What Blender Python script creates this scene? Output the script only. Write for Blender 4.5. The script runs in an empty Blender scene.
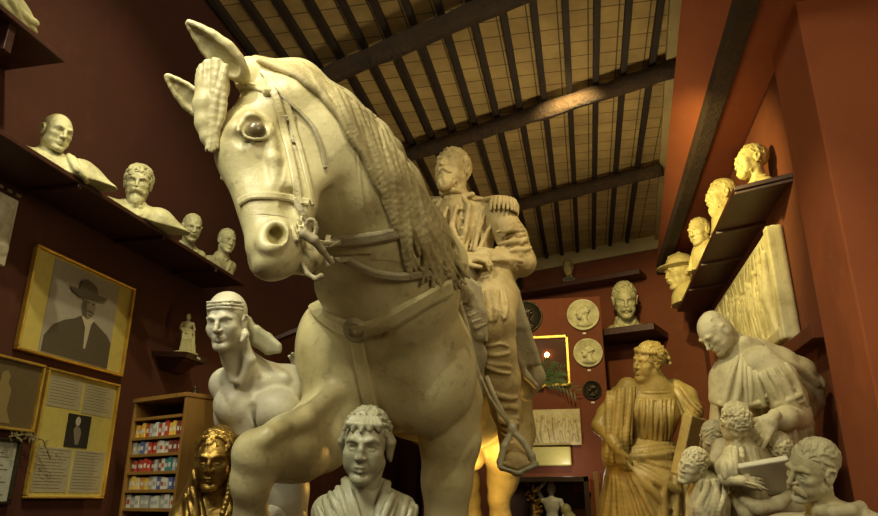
import bpy, math, random
import numpy as np
from mathutils import Vector, Matrix
from mathutils.bvhtree import BVHTree
from mathutils import noise as mnoise
random.seed(7)
SC = bpy.context.scene
COL = SC.collection

# ------------------------------------------------------------------ camera
EYE = np.array([0.0, 0.0, 1.6])
FPX = 695.0
TH = math.atan(0.348)
PSI = math.radians(11.6)
FW = np.array([-math.sin(PSI)*math.cos(TH), math.cos(PSI)*math.cos(TH), math.sin(TH)])
RT = np.array([math.cos(PSI), math.sin(PSI), 0.0])
UP = np.cross(RT, FW)
cam_data = bpy.data.cameras.new('camera')
cam_data.sensor_fit = 'HORIZONTAL'
cam_data.sensor_width = 36.0
cam_data.lens = 36.0*FPX/878.0
cam_data.clip_start = 0.02
cam = bpy.data.objects.new('camera', cam_data)
COL.objects.link(cam)
cam.matrix_world = Matrix(((RT[0], UP[0], -FW[0], EYE[0]), (RT[1], UP[1], -FW[1], EYE[1]), (RT[2], UP[2], -FW[2], EYE[2]), (0, 0, 0, 1)))
SC.camera = cam

# ------------------------------------------------------------------ light and exposure
SC.view_settings.view_transform = 'Standard'
SC.view_settings.look = 'None'
SC.view_settings.gamma = 1.0
SC.view_settings.use_curve_mapping = False
SC.view_settings.exposure = 0.15
world = bpy.data.worlds.new('world')
SC.world = world
world.use_nodes = True
world.node_tree.nodes['Background'].inputs[0].default_value = (1.0, 0.80, 0.48, 1)
world.node_tree.nodes['Background'].inputs[1].default_value = 0.13

def aim(o, target):
    d = Vector(target) - o.location
    o.rotation_euler = d.to_track_quat('-Z', 'Y').to_euler()
def area(name, loc, target, sx, sy, power, color):
    l = bpy.data.lights.new(name, 'AREA'); l.shape = 'RECTANGLE'; l.size = sx; l.size_y = sy
    l.energy = power; l.color = color
    o = bpy.data.objects.new(name, l); COL.objects.link(o); o.location = loc; aim(o, target); return o
def spot(name, loc, target, power, color, angle, blend=0.6, radius=0.08):
    l = bpy.data.lights.new(name, 'SPOT'); l.energy = power; l.color = color
    l.spot_size = math.radians(angle); l.spot_blend = blend; l.shadow_soft_size = radius
    o = bpy.data.objects.new(name, l); COL.objects.link(o); o.location = loc; aim(o, target); return o
def point(name, loc, power, color, radius=0.06):
    l = bpy.data.lights.new(name, 'POINT'); l.energy = power; l.color = color; l.shadow_soft_size = radius
    o = bpy.data.objects.new(name, l); COL.objects.link(o); o.location = loc; return o
# unseen lights: added area lights behind the viewer, warm spots over the statues
area('key_area_left', (-2.1, -0.3, 4.8), (-1.2, 3.0, 2.5), 1.0, 1.2, 105, (1.0, 0.96, 0.70))  # added unseen area light for the daylight from upper left
area('fill_area_right', (2.4, -0.2, 3.6), (-0.6, 4.2, 2.3), 1.3, 1.3, 42, (1.0, 0.82, 0.48))  # added unseen warm fill from the right
spot('ceiling_spot_left', (-1.7, 0.9, 5.1), (-1.35, 2.6, 3.0), 205, (0.98, 0.97, 0.72), 62, 0.8, 0.05)
spot('fill_spot_left_shelf', (-0.9, 2.0, 5.05), (-2.5, 3.2, 3.0), 150, (1.0, 0.90, 0.50), 64, 0.9, 0.05)  # unseen spot added to brighten the left shelf busts
spot('fill_spot_pictures', (-0.6, 2.0, 4.9), (-2.6, 3.1, 2.1), 105, (1.0, 0.84, 0.46), 50, 0.9, 0.05)  # unseen spot added to brighten the framed pictures
spot('ceiling_spot_right', (0.1, 4.7, 4.3), (1.42, 6.2, 3.9), 250, (1.0, 0.80, 0.26), 84, 0.9, 0.06)
spot('fill_spot_group', (-0.1, 3.0, 5.05), (1.0, 4.7, 2.4), 230, (1.0, 0.88, 0.50), 52, 0.9, 0.06)  # unseen spot added for the priest and children
spot('fill_spot_chest', (-0.3, 1.0, 4.9), (-0.95, 3.2, 2.5), 110, (1.0, 0.92, 0.62), 40, 0.9, 0.06)  # unseen spot added as frontal fill on neck and chest
spot('ceiling_spot_rider', (0.9, 3.0, 4.9), (-0.65, 4.3, 3.1), 170, (1.0, 0.84, 0.46), 46, 0.9, 0.06)
point('lamp_behind_horse', (-0.80, 5.25, 1.75), 22, (1.0, 0.56, 0.12), 0.05)
spot('fill_spot_woman', (0.0, 4.7, 4.6), (0.5, 6.6, 2.6), 170, (1.0, 0.84, 0.40), 42, 0.9, 0.06)  # unseen spot added to brighten the seated woman
spot('fill_spot_back', (0.0, 5.0, 5.05), (0.35, 9.0, 3.6), 480, (1.0, 0.80, 0.34), 64, 0.9, 0.06)  # unseen spot added to brighten the heads on the back ledges
spot('fill_uplight', (0.2, 5.6, 3.0), (-0.5, 6.2, 5.2), 80, (1.0, 0.82, 0.44), 160, 0.9, 0.3)  # unseen spot added to brighten the ceiling tiles
point('case_fill', (-0.25, 8.62, 1.98), 4.0, (1.0, 0.95, 0.85), 0.03)  # unseen point light added to brighten the figurines

# ------------------------------------------------------------------ points read from the photograph
def ray(px, py):
    return FW + RT*((px-439.0)/FPX) + UP*((258.0-py)/FPX)
def P(px, py, d):
    return EYE + ray(px, py)*d
def PX(px, py, x):
    r = ray(px, py); return EYE + r*(x/r[0])
def PY(px, py, y):
    r = ray(px, py); return EYE + r*(y/r[1])
def PZ(px, py, z):
    r = ray(px, py); return EYE + r*((z-EYE[2])/r[2])
def D(r, u, t):
    v = RT*r + UP*u - FW*t
    return v/np.linalg.norm(v)
def nrm(v):
    v = np.asarray(v, float); return v/max(1e-9, np.linalg.norm(v))
ZUP = np.array([0., 0., 1.])

# ------------------------------------------------------------------ node materials
def newmat(name):
    m = bpy.data.materials.new(name); m.use_nodes = True
    return m, m.node_tree, m.node_tree.nodes['Principled BSDF']
def nd(nt, kind, **kw):
    n = nt.nodes.new(kind)
    for k, v in kw.items():
        if k in n.inputs: n.inputs[k].default_value = v
        else: setattr(n, k, v)
    return n
def ramp(nt, fac, stops):
    r = nt.nodes.new('ShaderNodeValToRGB')
    e = r.color_ramp.elements
    e[0].position, e[0].color = stops[0][0], (*stops[0][1], 1)
    e[1].position, e[1].color = stops[-1][0], (*stops[-1][1], 1)
    for p, c in stops[1:-1]:
        x = e.new(p); x.color = (*c, 1)
    nt.links.new(fac, r.inputs[0])
    return r.outputs[0]
def mixc(nt, fac, a, b, mode='MIX'):
    n = nt.nodes.new('ShaderNodeMix'); n.data_type = 'RGBA'; n.blend_type = mode
    for s, v in ((n.inputs[0], fac), (n.inputs[6], a), (n.inputs[7], b)):
        if hasattr(v, 'links'): nt.links.new(v, s)
        elif isinstance(v, tuple): s.default_value = (*v, 1)
        else: s.default_value = v
    return n.outputs[2]
def bump(nt, bs, h, strength, dist=0.01, prev=None):
    b = nt.nodes.new('ShaderNodeBump'); b.inputs['Strength'].default_value = strength
    b.inputs['Distance'].default_value = dist
    nt.links.new(h, b.inputs['Height'])
    if prev is not None: nt.links.new(prev, b.inputs['Normal'])
    nt.links.new(b.outputs[0], bs.inputs['Normal'])
    return b.outputs[0]
def speckle_mat(name, base, stain, dark, rough=0.55, scale=3.0, metallic=0.0, bmp=0.35, bscale=60.0, stain_amt=(0.42, 0.68), streak=1.0, coat=0.0, bdist=0.006):
    m, nt, bs = newmat(name)
    tc = nd(nt, 'ShaderNodeTexCoord'); mp = nd(nt, 'ShaderNodeMapping')
    mp.inputs['Scale'].default_value = (1, 1, streak)
    nt.links.new(tc.outputs['Object'], mp.inputs[0])
    n1 = nd(nt, 'ShaderNodeTexNoise', Scale=scale, Detail=6.0, Roughness=0.6)
    n2 = nd(nt, 'ShaderNodeTexNoise', Scale=scale*5.3, Detail=8.0, Roughness=0.7)
    n3 = nd(nt, 'ShaderNodeTexNoise', Scale=bscale, Detail=4.0, Roughness=0.6)
    for n in (n1, n2, n3): nt.links.new(mp.outputs[0], n.inputs['Vector'])
    f1 = ramp(nt, n1.outputs[0], [(stain_amt[0], (0, 0, 0)), (stain_amt[1], (1, 1, 1))])
    f2 = ramp(nt, n2.outputs[0], [(0.56, (0, 0, 0)), (0.72, (1, 1, 1))])
    c = mixc(nt, f1, base, stain)
    mf = nt.nodes.new('ShaderNodeMath'); mf.operation = 'MULTIPLY'; mf.inputs[1].default_value = 0.55
    nt.links.new(f2, mf.inputs[0])
    c = mixc(nt, mf.outputs[0], c, dark)
    nt.links.new(c, bs.inputs['Base Color'])
    bs.inputs['Roughness'].default_value = rough
    bs.inputs['Metallic'].default_value = metallic
    bs.inputs['Coat Weight'].default_value = coat
    bs.inputs['Coat Roughness'].default_value = 0.35
    b1 = bump(nt, bs, n3.outputs[0], bmp, bdist)
    bump(nt, bs, n2.outputs[0], bmp, bdist*3, b1)
    return m
M = {}
M['plaster_horse'] = speckle_mat('aged_ivory_plaster', (0.63, 0.56, 0.31), (0.34, 0.27, 0.11), (0.14, 0.095, 0.035), 0.42, 2.4, bmp=0.22, coat=0.2, stain_amt=(0.46, 0.74))
M['plaster_mane'] = speckle_mat('mane_plaster', (0.46, 0.38, 0.19), (0.23, 0.18, 0.075), (0.11, 0.075, 0.03), 0.6, 5.0, bmp=0.4)
M['plaster_strap'] = speckle_mat('strap_plaster', (0.42, 0.36, 0.22), (0.26, 0.22, 0.12), (0.12, 0.09, 0.05), 0.55, 6.0, bmp=0.3)
M['plaster_dark'] = speckle_mat('brown_grey_plaster', (0.40, 0.35, 0.22), (0.26, 0.21, 0.12), (0.12, 0.09, 0.05), 0.6, 5.0, bmp=0.4)
M['plaster_rider'] = speckle_mat('rider_plaster', (0.52, 0.40, 0.19), (0.30, 0.22, 0.09), (0.12, 0.08, 0.03), 0.6, 4.0, bmp=0.4)
M['plaster_cool'] = speckle_mat('cool_ivory_plaster', (0.60, 0.56, 0.43), (0.46, 0.42, 0.30), (0.26, 0.22, 0.13), 0.45, 3.0, bmp=0.15, coat=0.15)
M['plaster_grey'] = speckle_mat('grey_plaster', (0.40, 0.38, 0.25), (0.29, 0.28, 0.18), (0.18, 0.16, 0.10), 0.45, 4.0, bmp=0.15, coat=0.15)
M['plaster_warm'] = speckle_mat('warm_ivory_plaster', (0.63, 0.57, 0.36), (0.40, 0.34, 0.18), (0.24, 0.18, 0.08), 0.6, 5.0, bmp=0.3)
M['plaster_ochre'] = speckle_mat('ochre_plaster', (0.48, 0.36, 0.13), (0.30, 0.22, 0.07), (0.13, 0.09, 0.03), 0.42, 4.0, bmp=0.3, coat=0.2)
M['plaster_shelf'] = speckle_mat('shelf_bust_plaster', (0.54, 0.50, 0.27), (0.33, 0.29, 0.15), (0.15, 0.12, 0.05), 0.5, 9.0, bmp=0.35, coat=0.15)
M['bronze_gilt'] = speckle_mat('gilded_bronze', (0.44, 0.28, 0.07), (0.17, 0.10, 0.03), (0.05, 0.035, 0.015), 0.30, 9.0, metallic=0.9, bmp=0.3, bscale=40)
M['bronze_dark'] = speckle_mat('dark_bronze', (0.045, 0.035, 0.02), (0.03, 0.022, 0.012), (0.10, 0.07, 0.03), 0.35, 9.0, metallic=0.6, bmp=0.3)
M['bronze_dark_gold'] = speckle_mat('tarnished_gilt_bronze', (0.30, 0.19, 0.05), (0.16, 0.10, 0.03), (0.05, 0.035, 0.015), 0.35, 9.0, metallic=0.85, bmp=0.4)
M['plaster_shelf_lit'] = speckle_mat('lit_shelf_bust_plaster', (0.60, 0.50, 0.20), (0.42, 0.33, 0.12), (0.18, 0.12, 0.04), 0.5, 7.0, bmp=0.35, coat=0.15)  # brighter, yellower copy of the shelf plaster, spot light put into its colour
M['plaster_relief'] = speckle_mat('cream_relief_plaster', (0.50, 0.42, 0.22), (0.36, 0.29, 0.13), (0.2, 0.15, 0.06), 0.6, 9.0, bmp=0.4)
M['plaster_white'] = speckle_mat('white_figurine_plaster', (0.75, 0.75, 0.72), (0.6, 0.6, 0.56), (0.4, 0.38, 0.34), 0.4, 6.0, bmp=0.1)
M['gold'] = speckle_mat('gilt', (0.75, 0.50, 0.10), (0.55, 0.34, 0.06), (0.3, 0.18, 0.03), 0.35, 9.0, metallic=0.7, bmp=0.2)
M['eye_patina'] = speckle_mat('dark_eye_patina', (0.22, 0.17, 0.09), (0.12, 0.09, 0.04), (0.05, 0.035, 0.015), 0.22, 12.0, bmp=0.05, coat=0.6)
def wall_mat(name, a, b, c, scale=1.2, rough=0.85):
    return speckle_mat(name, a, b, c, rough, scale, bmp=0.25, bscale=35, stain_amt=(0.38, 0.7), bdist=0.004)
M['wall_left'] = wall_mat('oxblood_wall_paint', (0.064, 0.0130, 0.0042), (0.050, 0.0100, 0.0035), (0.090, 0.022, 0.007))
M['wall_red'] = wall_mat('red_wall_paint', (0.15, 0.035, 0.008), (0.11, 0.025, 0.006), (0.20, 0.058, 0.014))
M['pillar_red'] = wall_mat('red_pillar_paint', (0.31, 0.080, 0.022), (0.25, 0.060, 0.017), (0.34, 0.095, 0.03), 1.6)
M['shelf_wood'] = speckle_mat('dark_red_shelf_wood', (0.050, 0.013, 0.007), (0.035, 0.009, 0.005), (0.09, 0.024, 0.01), 0.45, 6.0, bmp=0.2)
M['cornice'] = speckle_mat('cream_cornice_plaster', (0.42, 0.33, 0.16), (0.34, 0.26, 0.12), (0.22, 0.15, 0.07), 0.8, 3.0)
M['beam'] = speckle_mat('old_dark_timber', (0.060, 0.030, 0.011), (0.030, 0.015, 0.007), (0.11, 0.055, 0.018), 0.7, 5.0, bmp=0.8, bscale=25, bdist=0.02)
M['joist'] = speckle_mat('black_brown_joist', (0.022, 0.011, 0.006), (0.012, 0.007, 0.004), (0.04, 0.02, 0.01), 0.7, 8.0, bmp=0.5)
M['floor'] = speckle_mat('floor_tiles_brown', (0.10, 0.05, 0.03), (0.07, 0.035, 0.02), (0.05, 0.02, 0.01), 0.4, 2.0)
M['wood_case'] = speckle_mat('walnut_veneer', (0.22, 0.110, 0.022), (0.155, 0.074, 0.014), (0.09, 0.04, 0.012), 0.4, 5.0, bmp=0.1, streak=0.15)
M['wood_dark'] = speckle_mat('dark_interior_wood', (0.035, 0.016, 0.006), (0.025, 0.011, 0.004), (0.05, 0.02, 0.01), 0.6, 6.0)
M['plinth'] = speckle_mat('plinth_wood', (0.09, 0.05, 0.02), (0.07, 0.035, 0.015), (0.04, 0.02, 0.01), 0.6, 4.0)
def tiles_mat():
    m, nt, bs = newmat('clay_ceiling_tiles')
    tc = nd(nt, 'ShaderNodeTexCoord')
    br = nd(nt, 'ShaderNodeTexBrick', Scale=1.0)
    br.inputs['Color1'].default_value = (0.46, 0.335, 0.145, 1); br.inputs['Color2'].default_value = (0.38, 0.27, 0.115, 1)
    br.inputs['Mortar'].default_value = (0.11, 0.072, 0.03, 1)
    br.inputs['Mortar Size'].default_value = 0.006; br.inputs['Brick Width'].default_value = 0.237; br.inputs['Row Height'].default_value = 0.20
    br.offset = 0.0; br.offset_frequency = 1
    nt.links.new(tc.outputs['Object'], br.inputs['Vector'])
    n1 = nd(nt, 'ShaderNodeTexNoise', Scale=2.2, Detail=8.0, Roughness=0.65); nt.links.new(tc.outputs['Object'], n1.inputs['Vector'])
    f = ramp(nt, n1.outputs[0], [(0.35, (0.70, 0.66, 0.6)), (0.65, (1.12, 1.08, 1.0))])
    c = mixc(nt, 1.0, br.outputs[0], f, 'MULTIPLY')
    nt.links.new(c, bs.inputs['Base Color']); bs.inputs['Roughness'].default_value = 0.85
    n2 = nd(nt, 'ShaderNodeTexNoise', Scale=25.0, Detail=5.0); nt.links.new(tc.outputs['Object'], n2.inputs['Vector'])
    b = bump(nt, bs, br.outputs[1], -0.5, 0.01); bump(nt, bs, n2.outputs[0], 0.4, 0.01, b)
    return m
M['tiles'] = tiles_mat()
def flat_mat(name, col, rough=0.6, metallic=0.0, emit=None, es=0.0):
    m, nt, bs = newmat(name)
    n = nd(nt, 'ShaderNodeTexNoise', Scale=14.0, Detail=4.0)
    c = mixc(nt, n.outputs[0], tuple(x*0.82 for x in col), tuple(min(1, x*1.15) for x in col))
    nt.links.new(c, bs.inputs['Base Color'])
    bs.inputs['Roughness'].default_value = rough; bs.inputs['Metallic'].default_value = metallic
    if emit: bs.inputs['Emission Color'].default_value = (*emit, 1); bs.inputs['Emission Strength'].default_value = es
    return m
FM = {}
def fm(col, rough=0.6, metallic=0.0):
    k = (col, rough, metallic)
    if k not in FM: FM[k] = flat_mat('painted_surface', col, rough, metallic)
    return FM[k]

# ------------------------------------------------------------------ objects
def tag(o, label=None, cat=None, group=None, kind=None):
    if label: o['label'] = label
    if cat: o['category'] = cat
    if group: o['group'] = group
    if kind: o['kind'] = kind
    return o
def empty(name, loc, label=None, cat=None, group=None):
    o = bpy.data.objects.new(name, None); COL.objects.link(o); o.location = [float(v) for v in loc]
    o.empty_display_size = 0.1
    return tag(o, label, cat, group)
def link(name, me, mat, parent=None, smooth=True):
    me.materials.append(mat)
    o = bpy.data.objects.new(name, me); COL.objects.link(o)
    if parent is not None:
        o.parent = parent
        bpy.context.view_layer.update()
        o.matrix_parent_inverse = parent.matrix_world.inverted()
    return o
def raw(name, verts, faces, mat, parent=None, smooth=True):
    me = bpy.data.meshes.new(name)
    V = np.asarray(verts, np.float32)
    if isinstance(faces, np.ndarray):
        nf = len(faces); k = faces.shape[1]
        me.vertices.add(len(V)); me.vertices.foreach_set('co', V.ravel())
        me.loops.add(nf*k); me.loops.foreach_set('vertex_index', faces.astype(np.int32).ravel())
        me.polygons.add(nf); me.polygons.foreach_set('loop_start', np.arange(0, nf*k, k, dtype=np.int32))
        me.update(calc_edges=True)
    else:
        me.from_pydata([tuple(map(float, v)) for v in V], [], [tuple(f) for f in faces]); me.update()
    me.validate()
    me.polygons.foreach_set('use_smooth', [smooth]*len(me.polygons))
    return link(name, me, mat, parent)

class MB:
    """collects boxes, tubes and lathes into one mesh"""
    def __init__(s): s.v = []; s.f = []
    def add(s, v, f):
        n = len(s.v); s.v += [tuple(map(float, p)) for p in v]; s.f += [tuple(i+n for i in q) for q in f]; return s
    def hexa(s, q):  # eight corners: bottom loop then top loop
        return s.add(q, [(3, 2, 1, 0), (4, 5, 6, 7), (0, 1, 5, 4), (1, 2, 6, 5), (2, 3, 7, 6), (3, 0, 4, 7)])
    def box(s, lo, hi, R=None, o=(0, 0, 0)):
        c = [(x, y, z) for z in (lo[2], hi[2]) for x, y in ((lo[0], lo[1]), (hi[0], lo[1]), (hi[0], hi[1]), (lo[0], hi[1]))]
        if R is not None: c = [np.asarray(o) + np.asarray(R) @ np.array(p) for p in c]
        else: c = [np.asarray(o) + np.array(p) for p in c]
        return s.hexa(c)
    def tube(s, pts, r, n=8, cap=True, flat=1.0, wdir=None):
        pts = [np.asarray(p, float) for p in pts]
        rs = r if isinstance(r, (list, tuple)) else [r]*len(pts)
        v = []; f = []
        prev = None
        for i, p in enumerate(pts):
            t = nrm(pts[min(i+1, len(pts)-1)] - pts[max(i-1, 0)])
            ref = wdir if wdir is not None else (prev if prev is not None else (ZUP if abs(t[2]) < 0.9 else np.array([1., 0, 0])))
            a = nrm(ref - t*np.dot(ref, t)); b = np.cross(t, a); prev = a
            for k in range(n):
                an = 2*math.pi*k/n
                v.append(p + rs[i]*(a*math.cos(an) + flat*b*math.sin(an)))
        for i in range(len(pts)-1):
            for k in range(n):
                f.append((i*n+k, i*n+(k+1) % n, (i+1)*n+(k+1) % n, (i+1)*n+k))
        if cap:
            f.append(tuple(range(n-1, -1, -1))); f.append(tuple((len(pts)-1)*n+k for k in range(n)))
        return s.add(v, f)
    def lathe(s, prof, o, axis=ZUP, n=24, xdir=None):
        axis = nrm(axis); ref = xdir if xdir is not None else (np.array([1., 0, 0]) if abs(axis[0]) < 0.9 else ZUP)
        a = nrm(ref - axis*np.dot(ref, axis)); b = np.cross(axis, a); v = []; f = []
        for r, h in prof:
            for k in range(n):
                an = 2*math.pi*k/n
                v.append(np.asarray(o) + axis*h + r*(a*math.cos(an) + b*math.sin(an)))
        for i in range(len(prof)-1):
            for k in range(n):
                f.append((i*n+k, i*n+(k+1) % n, (i+1)*n+(k+1) % n, (i+1)*n+k))
        f.append(tuple(range(n-1, -1, -1))); f.append(tuple((len(prof)-1)*n+k for k in range(n)))
        return s.add(v, f)
    def build(s, name, mat, parent=None, smooth=False, bevel=0.0):
        o = raw(name, s.v, s.f, mat, parent, smooth)
        if bevel:
            m = o.modifiers.new('bevel', 'BEVEL'); m.width = bevel; m.segments = 2; m.limit_method = 'ANGLE'
        return o

# ------------------------------------------------------------------ sculpting: blended solids turned into a mesh
class Fr:
    """local frame: x to the figure's right, y where it faces, z up"""
    def __init__(s, o, fwd=(0, 1, 0), up=(0, 0, 1), sc=1.0):
        s.o = np.asarray(o, float); s.s = float(sc)
        y = nrm(fwd); z = nrm(np.asarray(up, float) - y*np.dot(up, y)); x = np.cross(y, z)
        s.R = np.stack([x, y, z], 1)
    def p(s, a): return s.o + s.R @ (np.asarray(a, float)*s.s)
    def v(s, a): return s.R @ np.asarray(a, float)
ID = Fr((0, 0, 0), (0, 1, 0), (0, 0, 1))
class S:
    def __init__(s, fr=ID): s.ops = []; s.fr = fr
    def _add(s, fn, lo, hi, k, mode): s.ops.append((fn, np.asarray(lo, float), np.asarray(hi, float), k, mode))
    def ell(s, c, r, k=0.02, mode=0, R=None, fr=None):
        fr = fr or s.fr; c = fr.p(c); r = np.asarray(r if hasattr(r, '__len__') else (r, r, r), float)*fr.s
        Q = fr.R if R is None else fr.R @ np.asarray(R)
        ext = np.sqrt(((Q*r[None, :])**2).sum(1))
        def fn(x, y, z):
            dx, dy, dz = x-c[0], y-c[1], z-c[2]
            a = (dx*Q[0, 0]+dy*Q[1, 0]+dz*Q[2, 0]); b = (dx*Q[0, 1]+dy*Q[1, 1]+dz*Q[2, 1]); e = (dx*Q[0, 2]+dy*Q[1, 2]+dz*Q[2, 2])
            k0 = np.sqrt((a/r[0])**2+(b/r[1])**2+(e/r[2])**2)+1e-6
            k1 = np.sqrt((a/r[0]**2)**2+(b/r[1]**2)**2+(e/r[2]**2)**2)+1e-6
            return k0*(k0-1)/k1
        s._add(fn, c-ext, c+ext, k*fr.s, mode); return s
    def cone(s, a, b, ra, rb=None, k=0.02, mode=0, w=None, q=1.0, fr=None):
        """tapered round limb; with w the section is squeezed by q along direction w"""
        fr = fr or s.fr; rb = ra if rb is None else rb
        a = fr.p(a); b = fr.p(b); ra *= fr.s; rb *= fr.s; ba = b-a; L2 = float(ba @ ba)+1e-12
        rm = max(ra, rb)*max(1.0, q)
        if w is not None:
            w = fr.v(w); w = nrm(w - ba*np.dot(w, ba)/L2)
        def fn(x, y, z):
            px, py, pz = x-a[0], y-a[1], z-a[2]
            t = np.clip((px*ba[0]+py*ba[1]+pz*ba[2])/L2, 0, 1)
            qx, qy, qz = px-t*ba[0], py-t*ba[1], pz-t*ba[2]
            if w is None:
                return np.sqrt(qx*qx+qy*qy+qz*qz)-(ra+(rb-ra)*t)
            lw = qx*w[0]+qy*w[1]+qz*w[2]
            l2 = np.maximum(qx*qx+qy*qy+qz*qz-lw*lw, 0)
            return (np.sqrt(l2+(lw/q)**2)-(ra+(rb-ra)*t))*min(1.0, q)
        s._add(fn, np.minimum(a, b)-rm, np.maximum(a, b)+rm, k*fr.s, mode); return s
    def chain(s, pts, rs, k=0.02, mode=0, w=None, q=1.0, fr=None):
        if not hasattr(rs, '__len__'): rs = [rs]*len(pts)
        for i in range(len(pts)-1): s.cone(pts[i], pts[i+1], rs[i], rs[i+1], k, mode, w, q, fr)
        return s
    def box(s, c, h, k=0.02, mode=0, R=None, rd=0.01, fr=None):
        fr = fr or s.fr; c = fr.p(c); h = np.asarray(h, float)*fr.s; rd = rd*fr.s
        Q = fr.R if R is None else fr.R @ np.asarray(R)
        ext = (np.abs(Q)*h[None, :]).sum(1)
        def fn(x, y, z):
            dx, dy, dz = x-c[0], y-c[1], z-c[2]
            a = np.abs(dx*Q[0, 0]+dy*Q[1, 0]+dz*Q[2, 0])-h[0]+rd; b = np.abs(dx*Q[0, 1]+dy*Q[1, 1]+dz*Q[2, 1])-h[1]+rd; e = np.abs(dx*Q[0, 2]+dy*Q[1, 2]+dz*Q[2, 2])-h[2]+rd
            return np.sqrt(np.maximum(a, 0)**2+np.maximum(b, 0)**2+np.maximum(e, 0)**2)+np.minimum(np.maximum(np.maximum(a, b), e), 0)-rd
        s._add(fn, c-ext, c+ext, k*fr.s, mode); return s
    def bounds(s):
        lo = np.min([o[1] for o in s.ops if o[4] == 0], 0); hi = np.max([o[2] for o in s.ops if o[4] == 0], 0)
        return lo, hi
    def grid(s, lo, hi, v):
        n = np.maximum(np.ceil((hi-lo)/v).astype(int)+1, 4)
        ax = [(lo[i]+v*np.arange(n[i])).astype(np.float32) for i in range(3)]
        G = np.full(n, 10*v, np.float32)
        for fn, a, b, k, mode in s.ops:
            m = k+3*v
            i0 = np.clip(np.floor((a-m-lo)/v).astype(int), 0, n); i1 = np.clip(np.ceil((b+m-lo)/v).astype(int)+1, 0, n)
            if np.any(i1 <= i0): continue
            sl = tuple(slice(i0[i], i1[i]) for i in range(3))
            d = fn(ax[0][sl[0]][:, None, None], ax[1][sl[1]][None, :, None], ax[2][sl[2]][None, None, :]).astype(np.float32)
            g = G[sl]
            if mode == 1: d = -d; g = -g*1.0; 
            if mode == 0:
                if k > 0:
                    h = np.maximum(k-np.abs(g-d), 0)/k; G[sl] = np.minimum(g, d)-h*h*(k*0.25)
                else: G[sl] = np.minimum(g, d)
            else:  # cut away: max(g, -d)
                g = -g
                if k > 0:
                    h = np.maximum(k-np.abs(g-d), 0)/k; G[sl] = np.maximum(g, d)+h*h*(k*0.25)
                else: G[sl] = np.maximum(g, d)
        return G
    def nets(s, lo, hi, v):
        G = s.grid(lo, hi, v)
        I = G < 0
        c = np.zeros([x-1 for x in G.shape], np.uint8)
        for a in (0, 1):
            for b in (0, 1):
                for e in (0, 1):
                    c += I[a:I.shape[0]-1+a, b:I.shape[1]-1+b, e:I.shape[2]-1+e]
        act = (c > 0) & (c < 8)
        ii, jj, kk = np.nonzero(act)
        ids = np.full(act.shape, -1, np.int32); ids[ii, jj, kk] = np.arange(len(ii))
        pos = np.zeros((len(ii), 3)); cnt = np.zeros(len(ii))
        offs = [(a, b, e) for a in (0, 1) for b in (0, 1) for e in (0, 1)]
        val = {o: G[ii+o[0], jj+o[1], kk+o[2]] for o in offs}
        for o in offs:
            for axx in range(3):
                if o[axx]: continue
                p = list(o); p[axx] = 1; p = tuple(p)
                v0, v1 = val[o], val[p]; cr = (v0 < 0) != (v1 < 0)
                t = np.where(cr, v0/np.where(cr, v0-v1, 1), 0)
                for q in range(3):
                    pos[:, q] += cr*(o[q]+(t if q == axx else 0))
                cnt += cr
        pos = pos/cnt[:, None]+np.stack([ii, jj, kk], 1)
        V = lo+pos*v
        F = []
        for axx in range(3):
            a0 = [slice(0, -1) if q == axx else slice(1, -1) for q in range(3)]; a1 = [slice(1, None) if q == axx else slice(1, -1) for q in range(3)]
            A = I[tuple(a0)]; B = I[tuple(a1)]
            x = np.nonzero(A != B); base = [x[q]+(0 if q == axx else 1) for q in range(3)]
            ins = A[x]
            u, w = (axx+1) % 3, (axx+2) % 3
            def idx(du, dw):
                q = [b.copy() for b in base]; q[u] -= du; q[w] -= dw
                return ids[q[0], q[1], q[2]]
            f = np.stack([idx(1, 1), idx(0, 1), idx(0, 0), idx(1, 0)], 1)
            f[~ins] = f[~ins][:, ::-1]
            F.append(f)
        F = np.concatenate(F) if F else np.zeros((0, 4), int)
        F = F[(F >= 0).all(1)]
        return V, F
    def mesh(s, name, mat, parent=None, v=0.006, boxes=None, disp=None):
        if boxes is None:
            lo, hi = s.bounds(); boxes = [(lo-3*v, hi+3*v, v)]
        VV = []; FF = []; n = 0
        for lo, hi, vv in boxes:
            V, F = s.nets(np.asarray(lo, float), np.asarray(hi, float), vv)
            VV.append(V); FF.append(F+n); n += len(V)
        V = np.concatenate(VV); F = np.concatenate(FF)
        if disp is not None: V = disp(V)
        s.V, s.F = V, F
        return raw(name, V, F, mat, parent)
    def quick(s, v):
        lo, hi = s.bounds(); s.V, s.F = s.nets(lo-3*v, hi+3*v, v); return s.bvh()
    def bvh(s):
        return BVHTree.FromPolygons([tuple(map(float, p)) for p in s.V], [tuple(map(int, f)) for f in s.F])

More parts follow.
